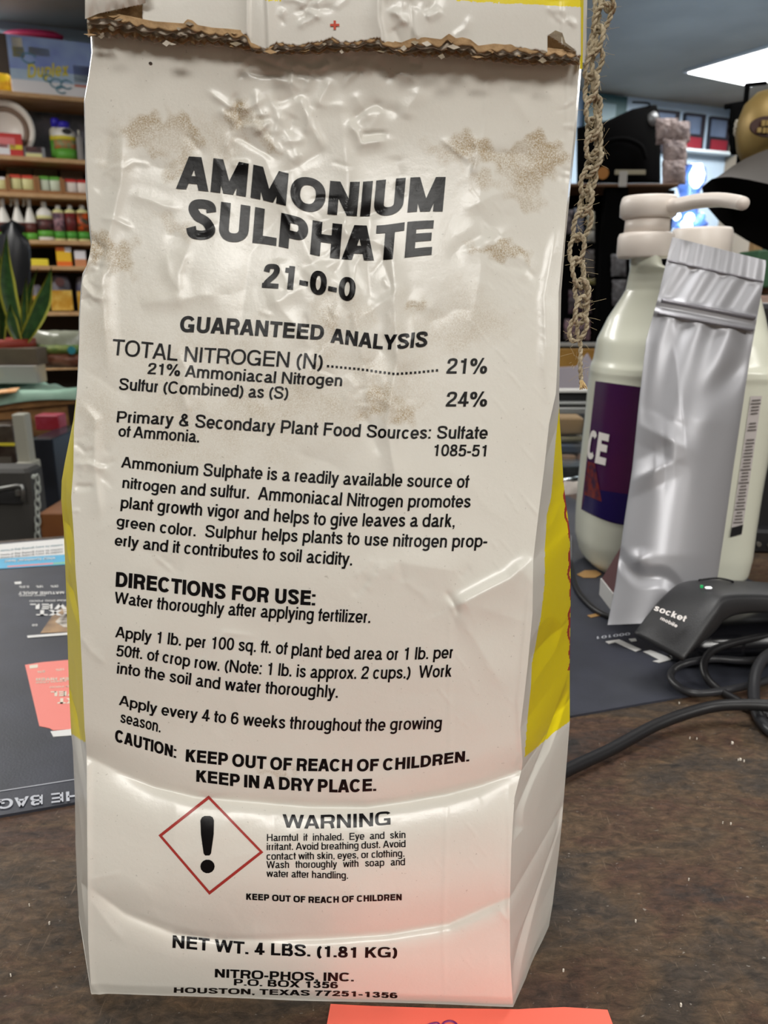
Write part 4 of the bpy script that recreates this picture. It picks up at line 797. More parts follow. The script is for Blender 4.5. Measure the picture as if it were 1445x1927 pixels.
for ch, xa, xb, ya, yb_ in [('C', 1113, 1128, 808, 860), ('E', 1127, 1150, 812, 870)]:
    P, _ = text_uv(ch, .26 if ch == 'C' else .27, 3.0); T = refine(P, xb-xa, yb_-ya, 5)
    print_mesh('printed_text', T, lambda u, v, xa=xa, xb=xb, ya=ya, yb_=yb_: jfront(xa-7+(xb-xa)*u+8*v, yb_+6*u-(yb_-ya)*v, .0018), mat('white_ink', '#eae4e0', .4), lab)
M_gink = mat('grey_ink', '#6d6764', .5); M_lbl = mat('grey_white_label', '#c9c2c0', .35, spec=.6)
jpatch('side_label', lambda v: 1411-v*38, lambda v: 1432-v*38, lambda u: 745, lambda u: 1006, M_lbl, j1, 8, 16)
rb = np.random.RandomState(8)
for k in range(38):
    y = 752+k*6.2
    if k in (5, 6, 10, 11): continue
    xc = 1420-(y-752)*.150; ww = [7, 8, 6, 7][k % 4]+rb.uniform(-1, 1); pts = jfront(np.array([xc-ww, xc, xc+ww, xc+ww, xc, xc-ww]), np.array([y, y-.5, y-1, y+2, y+2.5, y+3]), .0016); MB().add(pts, [(0, 5, 4, 1), (1, 4, 3, 2)]).build('printed_stroke', M_gink, j1)
pts = jfront(np.array([1374, 1385, 1395, 1392, 1382, 1371]), np.array([992, 989, 986, 1004, 1007, 1010]), .0017); MB().add(pts, [(0, 5, 4, 1), (1, 4, 3, 2)]).build('black_mark', M_black, j1)
Y2 = .80; jx2 = xat(1294, 600, Y2); jn2 = xat(1320, 450, Y2); zA, zB = zat(474, Y2), zat(430, Y2); r2 = (xat(1375, 450, Y2)-xat(1265, 450, Y2))/2; R2 = .05
j2 = thing('plastic_jug', 'milky jug with plain white cap hidden behind the pump jug and pouch', 'jug', (jn2, Y2, .0016), 'milky plastic jugs')
MB().lathe((jn2, Y2, .0), [(R2*.8, .0016), (R2*.95, .006), (R2, .02), (R2, .17), (R2*.9, .20), (R2*.6, zA-.03), (r2*.8, zA-.018), (r2*.8, zA-.008)], 40).build('bottle', M_jug, j2, True)
MB().lathe((jn2, Y2, 0), [(r2*.7, zA-.012), (r2*.97, zA-.010), (r2, zA-.008), (r2*.98, zB-.003), (r2*.93, zB), (.001, zB+.0005)], 40).build('jug_cap', M_cap, j2, True)
# ------------------------------------------------------------------ grey pouch
M_pouch = mat('grey_foil', '#aeaeb3', .42, metal=.35, spec=.6, bump=.06, bs=60); 
PL = [(446, 1265), (470, 1259), (560, 1238), (640, 1216), (760, 1202), (880, 1190), (1000, 1172), (1100, 1158), (1176, 1143)]
PR = [(500, 1441), (530, 1437), (600, 1424), (680, 1410), (760, 1398), (880, 1380), (1000, 1363), (1100, 1348), (1170, 1335)]
nr, nc = 150, 60; V = np.zeros((nr, nc, 3)); rp = np.random.RandomState(4)
creases = []
for j in range(nr):
    v = j/(nr-1)
    for i in range(nc):
        u = i/(nc-1); yl = 446+(1176-446)*v; yr = 490+(1168-490)*v; py = yl*(1-u)+yr*u
        px = interp(yl, PL)*(1-u)+interp(yr, PR)*u
        s = math.sin(math.pi*min(1, max(0, u)))
        Y = .508+.088*(1-v)**.9-.022*s**.8*min(1, v*2.2)*(1 if v < .82 else max(.4, 1-(v-.82)*2))
        h = 0
        if v < .065: h += .0006*math.sin(u*40)
        elif v < .16: h += .0014*math.sin(u*22+v*30)
        for zc in (.165, .192): h += -.0028*math.exp(-((v-zc)/.007)**2)
        if v > .2:
            fd = math.exp(-(v-.2)/.16); h += .0022*fd*math.sin(u*20+v*9)
            d = abs((u-.30)-(v-.3)*.9); h += -.0035*math.exp(-(d/.10)**1.2)*math.exp(-((v-.36)/.18)**2)
            d = abs((u-.80)+(v-.34)*2.0); h += .0050*math.exp(-(d/.13)**2)*math.exp(-((v-.34)/.07)**2)
            d = abs((v-.50)-.10*(u-.2)); h += -.004*max(0, 1-d/.05)*math.exp(-((u-.28)/.22)**2)
            d = abs((v-.60)+.14*(u-.2)); h += -.004*max(0, 1-d/.05)*math.exp(-((u-.22)/.2)**2)
            d = abs((u-.30)-(v-.55)*.5); h += .0022*max(0, 1-d/.1)*math.exp(-((v-.56)/.07)**2)
        if v > .8:
            d = abs((v-.84)-.16*(u-.12)-.02*math.sin(u*9)); h += .003*max(0, 1-d/.03); h += -.003*math.exp(-((v-.83)/.02)**2-((u-.2)/.08)**2)
        V[j, i] = at(px, py, Y+h)
V[..., 2] = np.maximum(V[..., 2], .0017)
pouch = thing('foil_pouch', 'unmarked matte grey zip pouch leaning on the milky jugs', 'pouch', (V[-1, 30, 0], .52, .0016))
q = np.arange(nr*nc).reshape(nr, nc); o = mk('pouch_body', V.reshape(-1, 3), np.stack([q[:-1, :-1], q[1:, :-1], q[1:, 1:], q[:-1, 1:]], -1).reshape(-1, 4), M_pouch, pouch, True)
Vb = V.copy(); 
for j in range(nr):
    v = j/(nr-1); s = np.sin(np.pi*np.linspace(0, 1, nc)); Vb[j, :, 1] = np.interp(np.linspace(0, 1, nc), [0, 1], [V[j, 0, 1], V[j, -1, 1]])+.012*s*min(1, v*2)+.0002
mk('pouch_back', Vb.reshape(-1, 3), np.stack([q[:-1, :-1], q[:-1, 1:], q[1:, 1:], q[1:, :-1]], -1).reshape(-1, 4), M_pouch, pouch, True)
M_seal = mat('grey_foil_dark', '#8f8d94', .33, metal=.45, bump=.1, bs=60)
for v0, r in ((.165, .0016), (.195, .0012)):
    j = int(v0*nr); P = V[j, 2:-2].copy(); P[:, 1] -= .0012; MB().tube(P, r, 6).build('zip_rib', M_seal, pouch, True)
j = int(.062*nr); P = V[j, 1:-1].copy(); P[:, 1] -= .0006; MB().tube(P, .0008, 5).build('tear_line', M_seal, pouch, True)
# small maroon and white box behind the pouch
bx = thing('small_box', 'small maroon box with white base tucked behind the grey pouch', 'box', onz(1160, 1150, .0016))
cor = [(1131, 1110), (1180, 1180), (1210, 1165), (1160, 1100)]
def prism(name, base, z0, z1, m, parent, lean=(0, 0)):
    base = [np.array(b) for b in base]; n = len(base); V = [(b[0], b[1], z0) for b in base]+[(b[0]+lean[0], b[1]+lean[1], z1) for b in base]
    ar = sum(base[i][0]*base[(i+1) % n][1]-base[(i+1) % n][0]*base[i][1] for i in range(n)); o_ = list(range(n)) if ar > 0 else list(range(n-1, -1, -1))
    return mk(name, V, [tuple(o_[::-1]), tuple(i+n for i in o_)]+[(o_[i], o_[(i+1) % n], n+o_[(i+1) % n], n+o_[i]) for i in range(n)], m, parent)
bA = onz(1127, 1122, 0); bB = onz(1150, 1153, 0); dv = bB-bA; ln = np.array([-dv[1], dv[0], 0]); ln = ln if ln[0] > 0 else -ln; ln /= np.linalg.norm(ln)
base = [bA, bB, bB+ln*.05, bA+ln*.05]
prism('box_base', base, .0016, .016, M_white, bx); bc = np.mean(base, 0); prism('box_body', [bc+(b-bc)*.96 for b in base], .016, .066, mat('maroon_card', '#4a1f22', .5), bx, (.030, .012))

# ------------------------------------------------------------------ barcode scanner
M_scan = mat('charcoal_plastic', '#2b2b2d', .42, spec=.5, bump=.2, bs=1500); M_scan2 = mat('gloss_black', '#101014', .25)
sc = thing('barcode_scanner', 'black handheld barcode scanner resting on the mat before the grey pouch', 'barcode scanner', onz(1290, 1240, .0016))
# cross-section stations from the nose to the handle: top-left, top-right, bottom-right, bottom-left seen corners
ST = [((1193, 1189, .452), (1286, 1240, .425), (1285, 1246, .428), (1193, 1196, .455)),
      ((1204, 1171, .457), (1304, 1214, .428), (1300, 1232, .43), (1203, 1192, .458)),
      ((1228, 1133, .466), (1330, 1172, .434), (1326, 1216, .436), (1225, 1180, .468)),
      ((1256, 1104, .476), (1352, 1138, .440), (1350, 1196, .442), (1252, 1160, .476)),
      ((1280, 1090, .482), (1366, 1121, .446), (1372, 1172, .446), (1280, 1140, .482)),
      ((1330, 1086, .488), (1400, 1118, .452), (1406, 1160, .452), (1330, 1130, .488)),
      ((1400, 1089, .492), (1450, 1120, .458), (1456, 1158, .458), (1400, 1130, .492)),
      ((1520, 1096, .50), (1560, 1128, .468), (1566, 1160, .468), (1520, 1136, .50))]
Q = []
for st in ST:
    c4 = [at(*p) for p in st]; ring = []
    for k in range(4):
        a, b = c4[k], c4[(k+1) % 4]; pr = c4[k-1]
        ring += [a+(pr-a)*.28, a+(pr-a)*.10+(b-a)*.05, a+(b-a)*.10+(pr-a)*.04, a+(b-a)*.24, a+(b-a)*.5]
    Q.append(ring)
Q = np.array(Q); m4 = Q.shape[1]; Qs = np.stack([spline(Q[:, i], 5) for i in range(m4)], 1); n4 = len(Qs); q = np.arange(n4*m4).reshape(n4, m4)
fs = [(q[a, b], q[a, (b+1) % m4], q[a+1, (b+1) % m4], q[a+1, b]) for a in range(n4-1) for b in range(m4)]+[tuple(q[0][::-1]), tuple(q[-1])]
Vq = Qs.reshape(-1, 3); Vq[:, 2] = np.maximum(Vq[:, 2], .0022)
mk('scanner_body', Vq, fs, M_scan, sc, True)
def q_at(a, b):   # point on the top face, a along 0..1, b across 0..1
    s = np.array([[at(*p) for p in st] for st in ST]); i = min(int(a*7), 6); f = a*7-i; tl = s[i, 0]*(1-f)+s[i+1, 0]*f; tr = s[i, 1]*(1-f)+s[i+1, 1]*f; return tl*(1-b)+tr*b
foot = MB(); foot.box(tuple(onz(1330, 1215, .012)), (.05, .02, .022), bev=.004); foot.box(tuple(onz(1420, 1190, .014)), (.12, .05, .026), RZ(.1), bev=.01); foot.build('trigger_grip', M_scan2, sc, True)
fp = lambda px, py, Y=.44: at(px, py, Y)
A = fp(1222, 1147, .4455); B = fp(1281, 1170, .4385); U = fp(1233, 1129, .449)-fp(1222, 1147, .4455)
A, B = at(1222, 1148, .447), at(1282, 1171, .436); U = at(1240, 1135, .4555)-at(1231, 1151.5, .4455)
U = U*.62; A = A+U*.25; B = B+U*.25
flat_text('printed_text', 'socket', A, B, U, mat('white_ink', '#eae4e0', .4), sc, .19, off=(0, -.0045, .0012))
A, B = at(1236, 1163, .4435), at(1268, 1179, .4375); flat_text('printed_text', 'mobile', A, B, U*.55, mat('white_ink', '#eae4e0', .4), sc, .2, off=(0, -.0045, .0012))
mb = MB(); mb.lathe(tuple(at(1320, 1106, .460)), [(.0009, 0), (.0009, .0016)], 10); mb.build('status_light', mat('green_led', '#1f9a55', .3, emit=.6), sc)
mb = MB(); mb.box(tuple(at(1333, 1106, .457)), (.0042, .002, .0012), bev=.0004); mb.build('white_light', mat('white_led', '#ffffff', .3, emit=.7), sc)
mb = MB(); mb.tube(spline([at(x, y, .478) for x, y in [(1315, 1091), (1350, 1088), (1378, 1094), (1370, 1099), (1335, 1099), (1316, 1096)]], 5), .0007, 5, closed=True); mb.build('scan_button', M_scan2, sc, True)
# ------------------------------------------------------------------ cables
M_cab = mat('black_rubber', '#1c1b1d', .42, spec=.5); M_cab2 = mat('grey_rubber', '#2d2d30', .4, spec=.5)
def cable(P, r, label, z=None, m=M_cab):
    W_ = [onz(x, y, zz) for x, y, zz in P]; o = MB().tube(spline(W_, 10), r, 12).build('cable', m, None, True); tag(o, label, 'cable'); return o
cable([(980, 1500, .005), (1062, 1452, .005), (1150, 1410, .005), (1240, 1362, .008), (1330, 1332, .011), (1400, 1326, .013), (1480, 1330, .014)], .0034, 'thick black cable running along the counter from behind the bag')
cable([(1480, 1270, .005), (1400, 1292, .005), (1330, 1304, .005), (1290, 1300, .005), (1264, 1280, .006), (1266, 1262, .008), (1290, 1248, .012), (1340, 1240, .012), (1400, 1243, .012), (1480, 1240, .012)], .0024, 'thin black cable looped in a flat coil before the scanner', m=M_cab2)
cable([(1480, 1190, .02), (1400, 1205, .02), (1345, 1222, .018), (1325, 1245, .014), (1328, 1272, .009), (1350, 1296, .005), (1400, 1325, .004), (1450, 1350, .004)], .0025, 'black cable arching down to the counter under the thick cable', m=M_cab)
cable([(1500, 1210, .02), (1446, 1232, .02), (1424, 1260, .016), (1418, 1300, .01), (1424, 1340, .006), (1446, 1372, .004), (1490, 1400, .004)], .0035, 'black cable hanging at the right edge across the thick cable', m=M_cab2)
cable([(1073, 1010, .004), (1074, 1060, .004), (1084, 1105, .004), (1106, 1135, .004), (1135, 1156, .004), (1180, 1170, .004)], .0022, 'thin black cable on the mat between bag and pump jug', m=M_cab)
# ------------------------------------------------------------------ black boxes on the right
sp0 = onz(1375, 1040, 0)
o = thing('loudspeaker', 'black box with two round screws at the right edge behind the jug', 'loudspeaker', (sp0[0]+.12, .84, 0))
xl = xat(1378, 1000, .72); mb = MB(); mb.box((xl+.16, .84, .1175), (.32, .24, .235), RZ(-.06), bev=.004); mb.build('cabinet', M_black, o)
mb = MB(); mb.box((xl+.16, .835, .012), (.33, .26, .024), RZ(-.06), bev=.003); mb.build('plinth', M_black, o)
for x, y in [(1426, 1023), (1447, 1026)]:
    MB().lathe(tuple(at(x, y, .708)), [(.0022, 0), (.0022, .003)], 12, R=RA(math.pi/2, 'X')).build('screw', mat('steel_screw', '#77746c', .4, metal=.6), o)
# ------------------------------------------------------------------ twine
M_tw = mat('jute_twine', '#a3967e', .9, c2='#c2b69e', ns=900, bump=.6, bs=1600, spec=.15)
tw = thing('twine', 'chained jute twine hanging down the right side of the white bag', 'twine', at(1100, 730, .25))
YT_ = .252
def strand(P, r=.00066, name='loop', closed=True, tw_=3, seed=0):
    P = np.asarray(P, float)
    if closed: P = np.vstack([P, P[:1]])
    S = spline(P, 9); 
    if closed: S = S[:-1]
    n = len(S); Tn = np.roll(S, -1, 0)-np.roll(S, 1, 0) if closed else np.gradient(S, axis=0); Tn /= np.linalg.norm(Tn, axis=1)[:, None]+1e-12
    a = np.cross(Tn, [0.3, 1, .1]); a /= np.linalg.norm(a, axis=1)[:, None]+1e-9; b = np.cross(Tn, a); mb = MB(); ph = np.cumsum(np.r_[0, np.linalg.norm(np.diff(S, axis=0), axis=1)])*1500; 
    if closed: ph *= round(ph[-1]/(2*math.pi))*2*math.pi/ph[-1]
    for k in range(2):
        off = r*.55*(np.cos(ph+math.pi*k)[:, None]*a+np.sin(ph+math.pi*k)[:, None]*b); mb.tube(S+off, r*.72, 6, closed=closed)
    return mb.build(name, M_tw, tw, True)
lp = [(1136, -22, 1150, 22, 0), (1143, 10, 1122, 62, 1), (1130, 52, 1112, 104, 0), (1127, 95, 1106, 150, 1), (1118, 140, 1106, 190, 0), (1120, 182, 1112, 232, 1), (1121, 222, 1110, 262, 0), (1120, 250, 1112, 300, 1), (1128, 284, 1104, 330, 0), (1112, 318, 1100, 366, 1), (1109, 358, 1095, 404, 0), (1104, 395, 1086, 450, 2), (1090, 444, 1080, 495, 1), (1084, 488, 1092, 540, 0), (1094, 528, 1096, 575, 1), (1098, 560, 1088, 610, 0), (1096, 596, 1078, 640, 2)]
for k, (x0, y0, x1, y1, md) in enumerate(lp):
    hw = [10, 13, 15][md]; dy = [.0022, .0008, .0006][md]; c = np.array([(x0+x1)/2, (y0+y1)/2]); ax = np.array([x1-x0, y1-y0])/2; pr = np.array([-ax[1], ax[0]]); pr /= np.linalg.norm(pr); P = []
    for i in range(12):
        t = 2*math.pi*i/12; p = c+ax*math.cos(t)*1.08+pr*hw*math.sin(t)*(1-.15*math.cos(t)); P.append(at(p[0], p[1], YT_+dy*math.sin(t)*(-1)**k+.0009*math.cos(t)))
    strand(P)
for P in ([(1120, -30), (1119, 40), (1113, 100), (1118, 160), (1127, 210), (1130, 260), (1126, 300), (1108, 350), (1106, 380)], [(1096, 490), (1100, 530), (1106, 570), (1100, 600), (1086, 615), (1092, 650), (1092, 690), (1094, 722)], [(1132, -30), (1124, 60), (1114, 130), (1120, 200), (1122, 280)]):
    strand([at(x, y, YT_+.0012) for x, y in P], name='strand', closed=False)
mb = MB(); rw = np.random.RandomState(21)
for i in range(22):
    a0 = at(1094+rw.uniform(-3, 3), 716, YT_); a1 = at(1095+rw.uniform(-9, 10), 729+rw.uniform(-3, 5), YT_+rw.uniform(-.001, .001)); mb.tube([a0, (a0+a1)/2+rw.normal(0, .0001, 3), a1], .0002, 4)
mb.build('frayed_end', mat('pale_fibre', '#c9ae7c', .9), tw)
mb = MB(); tab = [(-20, 1130), (60, 1132), (150, 1115), (200, 1116), (250, 1122), (300, 1120), (350, 1105), (400, 1098), (450, 1086), (540, 1094), (580, 1098), (640, 1086), (720, 1094)]
for i in range(330):
    y = rw.uniform(-20, 715); x = interp(y, tab)+rw.uniform(-15, 15); a0 = at(x, y, YT_+rw.uniform(-.002, .002)); d = rw.normal(0, 1, 3)*np.array([.0017, .0008, .0014]); d2 = rw.normal(0, 1, 3)*.0009
    mb.tube([a0, a0+d*.5+d2*.4, a0+d+d2], .00005, 3)
o = mb.build('fibres', mat('fine_fibre', '#b7a684', .9), tw); o['kind'] = 'stuff'
# ================================================================== THE ROOM (its axes turned 22.7 degrees to the view)
RD = np.array([.9225, .3860, 0]); RN = np.array([-.3860, .9225, 0]); RANG = math.atan2(.3860, .9225); RR = RZ(RANG)
def rm(s, n, z=0): return RD*s+RN*n+np.array([0, 0, z])
FLOOR, NB, NF, SL, SR = -.95, 4.92, -2.6, -4.2, 4.9
M_ceil = mat('ceiling_paint', '#85837d', .9, c2='#7d7b76', ns=3); M_wall = mat('pale_wall', '#a9bed2', .8); M_wallb = mat('beige_wall', '#857c70', .85); M_floor = mat('grey_floor', '#5f5a53', .5, c2='#524d47', ns=6)
def sbox(name, s0, s1, n0, n1, z0, z1, m, kind='structure'):
    mb = MB(); mb.box(rm((s0+s1)/2, (n0+n1)/2, (z0+z1)/2), (s1-s0, n1-n0, z1-z0), RR); o = mb.build(name, m)
    if kind: o['kind'] = kind
    return o
sbox('floor', SL-.1, SR+.1, NF-.1, NB+.1, FLOOR-.06, FLOOR, M_floor); sbox('ceiling', SL-.1, SR+.1, NF-.1, NB+.1, CEIL, CEIL+.06, M_ceil)
sbox('wall_back', SL, SR, NB, NB+.08, FLOOR, CEIL, M_wall); sbox('wall_left', SL-.08, SL, NF, NB, FLOOR, CEIL, M_wallb); sbox('wall_right', SR, SR+.08, NF, NB, FLOOR, CEIL, M_wallb); sbox('wall_front', SL, SR, NF-.08, NF, FLOOR, CEIL, M_wallb)
M_lamp = mat('lit_diffuser', '#ffffff', .5, emit=6.0); M_fr = mat('white_frame', '#c9c9c6', .5)
for i, (x, y, e) in enumerate(PANELS):
    t = thing('ceiling_panel', ['square lit ceiling light over the left front of the shop', 'square lit ceiling light over the right front of the shop', 'square lit ceiling light straight above the counter', 'square lit ceiling light over the wooden table', 'square lit ceiling light nearest the product shelves', 'bright square ceiling light at the upper right above the framed pictures', 'square lit ceiling light right of the bag out in the room'][i], 'ceiling light', (x, y, CEIL-.03), 'ceiling lights')
    a = RZ(RANG+.13); mb = MB(); mb.box((x, y, CEIL-.008), (.66, .66, .016), a); mb.build('frame', M_fr, t)
    mb = MB(); mb.box((x, y, CEIL-.0185), (.62, .62, .005), a); mb.build('diffuser', M_lamp, t)
# ------------------------------------------------------------------ product shelves on the left
OS = at(80, 300, 4.0); OS[2] = 0; NS = -RN
n_front = float(OS@RN); M_pine = mat('pine_board', '#c9a377', .55, c2='#b98f61', ns=6, stretch=(1, 8, 20)); M_pdark = mat('shelf_upright', '#4c3a28', .7)
def onshelf(px, py, back=0.0): return onplane(px, py, OS+RN*back, NS)
ZS = [float(onshelf(80, y)[2]) for y in (176.5, 296, 364, 451.5, 500, 587, 690)]
shelf = thing('product_shelf', 'tall pine board shelving unit stocked with bottles and boxes', 'shelf', rm(float(OS@RD), n_front+.2, FLOOR))
s_mid = float(OS@RD); S0, S1_ = s_mid-.95, s_mid+1.15
for z in ZS+[-.75]:
    mb = MB(); mb.box(rm((S0+S1_)/2, n_front+.18, z-.010), (S1_-S0, .36, .020), RR, bev=.002); mb.build('shelf_board', M_pine, shelf)
for s in (S0-.012, s_mid+.60, S1_+.012):
    mb = MB(); mb.box(rm(s, n_front+.19, (1.4+FLOOR)/2), (.024, .34, 1.4-FLOOR), RR); mb.build('upright', M_pdark, shelf)
mb = MB(); mb.box(rm((S0+S1_)/2, n_front+.37, (1.50+FLOOR)/2), (S1_-S0+.04, .012, 1.50-FLOOR), RR); mb.build('back_board', mat('dark_back_board', '#2b2420', .8), shelf)
def place(px0, px1, pyt, k, back=.05):
    """base centre, width and height of a thing seen standing on shelf k"""
    pm = (px0+px1)/2; B = onshelf(pm, rowof(4.0, ZS[k]), back); a = onshelf(px0, 300, back); b = onshelf(px1, 300, back); wv = float((b-a)@RD)
    top = onshelf(pm, pyt, back); s = float(onshelf(pm, pyt, back)@RD); return rm(s, n_front+back), wv, float(top[2])-ZS[k]
def sh_box(name, label, cat, px0, px1, pyt, k, m, depth=.12, back=.05, rot=0, group=None, parts=()):
    c, wv, h = place(px0, px1, pyt, k, back); z = ZS[k]; t = thing(name, label, cat, (c[0], c[1], z), group)
    R2 = RZ(RANG+rot); mb = MB(); cc = c+RN*(depth/2)+np.array([0, 0, z+h/2]); mb.box(cc, (wv, depth, h), R2, bev=.003); mb.build('carton' if cat == 'box' else 'body', m, t)
    for nm, u0, u1, v0, v1, mm_ in parts:
        p = cc-RN*(depth/2+.0012)+RD*((u0+u1)/2-.5)*wv+np.array([0, 0, ((v0+v1)/2-.5)*h]); mb = MB(); mb.box(p, ((u1-u0)*wv, .002, (v1-v0)*h), R2); mb.build(nm, mm_, t)
    return t, c, wv, h, z
def pm_(n, c, **k): return mat('print_'+n, c, .5, **k)
sky = pm_('sky', '#9db4e0', c2='#7f8fcf', ns=7, nd=2); wht = pm_('white', '#e8e6ea'); yel = pm_('yellow', '#e0cf3c'); red = pm_('red', '#c8302c'); grn = pm_('green', '#5fa63a'); org = pm_('orange', '#e8701c'); drk = pm_('dark', '#2f2426', c2='#6b3a38', ns=30); brn = pm_('brown', '#55302e'); gold = pm_('gold', '#c28d1d', c2='#dcb757', ns=20); khk = pm_('khaki', '#6a5a30'); krf = pm_('kraft', '#9c6a3a'); wyl = pm_('pale_yellow', '#dcd79a'); blu = pm_('blue', '#2a1fb0'); pnk = pm_('pink', '#d86a72')
t, c, wv, h, z = sh_box('gift_box', 'sky blue printed carton lettered Duplex on the top shelf', 'box', 16, 186, 74, 0, wht, .22, .02, 0, None, [('sky_print', 0, 1, .42, 1, sky), ('cloud_print', 0, 1, .24, .42, pm_('pale_sky', '#bdd0e2', c2='#a9c0da', ns=9)), ('window_print', .68, 1, .30, .58, brn), ('window_sill_print', .68, 1, .20, .30, pm_('coral', '#c87864')), ('chef_hat_print', .05, .16, .80, .96, pm_('cream', '#efe6d0')), ('logo_print', .05, .17, .62, .80, yel), ('banner_print', .22, .44, .68, .82, pm_('olive', '#b5b07a'))])
P, _ = text_uv('Duplex', .16, 2.25)
o_ = c-RN*.004; A = o_+RD*(-.33)*wv+np.array([0, 0, z+h*.27]); B = o_+RD*(.12)*wv+np.array([0, 0, z+h*.38]); flat_text('printed_text', 'Duplex', A, B, (0.006, 0.003, h*.24), yel, t, .2)
# blue scrolls under the lettering
for k, (u, v, r) in enumerate([(-.02, .12, .028), (.10, .12, .026), (.03, .02, .022), (-.32, .52, .03), (-.12, .20, .02)]):
    P = [o_-RN*.001+RD*(u*wv*.9+r*math.cos(a))+np.array([0, 0, z+h*(.10+v)+r*.7*math.sin(a)]) for a in np.linspace(.3, 5.6, 14)]; MB().tube(P, .003, 4).build('scroll_print', pm_('teal', '#6f9cae'), t)
c, wv, h = place(-6, 122, 48, 0, .27); t = thing('round_tub', 'dark tub with a magenta lid standing behind the sky blue carton', 'tub', (c[0], c[1], ZS[0])); R_t = wv/2
MB().lathe((c[0]+RN[0]*.1, c[1]+RN[1]*.1, ZS[0]), [(R_t*.35, 0), (R_t*.4, h*.8)], 24).build('tub_body', M_black, t, True); mb = MB(); mb.lathe((c[0]+RN[0]*.1, c[1]+RN[1]*.1, ZS[0]+h-.03), [(R_t*.97, 0), (R_t, .012), (R_t*.8, .026), (R_t*.3, .03)], 28, sy=.42); mb.build('lid', pm_('magenta', '#9c1450'), t, True)
def soft(name, label, cat, px0, px1, pyt, k, m, depth=.1, back=.06, seed=1, parts=(), group=None):
    c, wv, h = place(px0, px1, pyt, k, back); z = ZS[k]; t = thing(name, label, cat, (c[0], c[1], z), group); r = np.random.RandomState(seed)
    mb = MB(); n = 14; prof = [(.30, 0), (.46, .04), (.5, .3), (.48, .6), (.44, .8), (.36, .95), (.15, 1.0)]
    mb.lathe((0, 0, 0), [(a, b) for a, b in prof], n, pw=3.2); V = []
    for v in mb.v: j = r.uniform(.93, 1.05); V.append(c+RN*depth/2+RD*v[0]*wv*j+RN*v[1]*depth*j+np.array([0, 0, z+v[2]*h*r.uniform(.96, 1.02)]))
    mk('body', V, mb.f, m, t, True)
    for nm, u0, u1, v0, v1, mm_ in parts:
        p = c-RN*.006+RD*((u0+u1)/2-.5)*wv+np.array([0, 0, z+(v0+v1)/2*h]); q = MB(); q.box(p, ((u1-u0)*wv, .003, (v1-v0)*h), RR); q.build(nm, mm_, t)
    return t
soft('snack_bag', 'small bright yellow bag left of the sky blue carton', 'bag', -22, 24, 134, 0, pm_('bright_yellow', '#f0cd1e', c2='#d99f10', ns=30), seed=3)
# shelf 2
c, wv, h = place(-55, 65, 188, 1, .10); t = thing('white_reel', 'big white plastic reel with a brown hollow core on the second shelf', 'reel', (c[0], c[1], ZS[1]))
Rr = RZ(RANG) @ RA(math.pi/2, 'X'); cc = c+np.array([0, 0, ZS[1]+h/2]); r0 = h/2
mb = MB(); mb.lathe(tuple(cc), [(r0*.80, -.002), (r0*.97, 0), (r0, .012), (r0, .03), (r0*.9, .034), (r0*.84, .03), (r0*.80, .0)], 40, R=Rr); mb.build('rim', mat('reel_white', '#e4ddd3', .4), t, True)
MB().lathe(tuple(cc+RN*.02), [(r0*.82, 0), (r0*.80, .02), (r0*.60, .021), (r0*.58, .0)], 32, R=Rr).build('inner_ring', pm_('cocoa', '#7b6555'), t, True); MB().lathe(tuple(cc+RN*.03), [(r0*.6, 0), (r0*.6, .02)], 28, R=Rr).build('hollow', mat('near_black', '#140c0a', .8), t, True)
sh_box('red_packet_box', 'red box with white front leaning before the white reel', 'box', -16, 40, 250, 1, red, .05, .02, 0, None, [('pink_panel', .2, .75, .35, .8, pm_('rose', '#e07a7c')), ('white_panel', .0, .55, .05, .5, wht), ('yellow_panel', .56, .98, .3, .5, yel)])
sh_box('tin', 'small grey and yellow tin beside the red box on the second shelf', 'tin', 38, 84, 276, 1, pm_('mid_grey', '#8b8c90'), .07, .03, 0, None, [('dark_top', .2, .85, .5, .98, drk), ('yellow_band', .2, .85, .08, .4, wyl)])
def jugS(label, px0, px1, pyt, k, body, cap, bands, back=.05, group=None, name='bottle', neck=.35, capr=.3, hh=.16, sh=.72):
    c, wv, h = place(px0, px1, pyt, k, back); r = wv/2; cc = c+RN*r*.8; z = ZS[k]; t = thing(name, label, 'bottle', (cc[0], cc[1], z), group)
    MB().lathe((cc[0], cc[1], z), [(r*.9, 0), (r, .008), (r, h*sh*.96), (r*.92, h*(sh+.03)), (r*neck, h*(1-hh)), (r*neck, h*(1-hh*.5))], 20, R=RZ(RANG), sy=.8).build('body', body, t, True)
    MB().lathe((cc[0], cc[1], z+h*(1-hh)), [(r*capr, 0), (r*capr, h*hh*.9), (r*capr*.8, h*hh)], 14).build('cap', cap, t, True)
    for nm, v0, v1, m_ in bands:
        MB().lathe((cc[0], cc[1], z+h*v0), [(r*1.01, 0), (r*1.01, h*(v1-v0))], 20, R=RZ(RANG), sy=.81).build(nm, m_, t, True)
    return t, cc, r, h, z
whp = mat('white_hdpe', '#e6e3dc', .35); wh2 = mat('ivory_hdpe', '#cfcabb', .4)
jugS('white bottle with blue cap behind the handled blue capped jug', 90, 116, 221, 1, wh2, blu, [('green_label', .05, .5, grn), ('yellow_band', .5, .6, yel)], .12, 'blue capped jugs', neck=.55, capr=.62, hh=.2)
t, cc, r, h, z = jugS('handled white jug with blue cap and green yellow label on the second shelf', 97, 141, 226, 1, whp, blu, [('green_label', .04, .3, grn), ('scene_label', .3, .52, pm_('orchard', '#8a8f62', c2='#d2703c', ns=40)), ('yellow_band', .52, .62, yel)], .05, 'blue capped jugs', neck=.5, capr=.5)
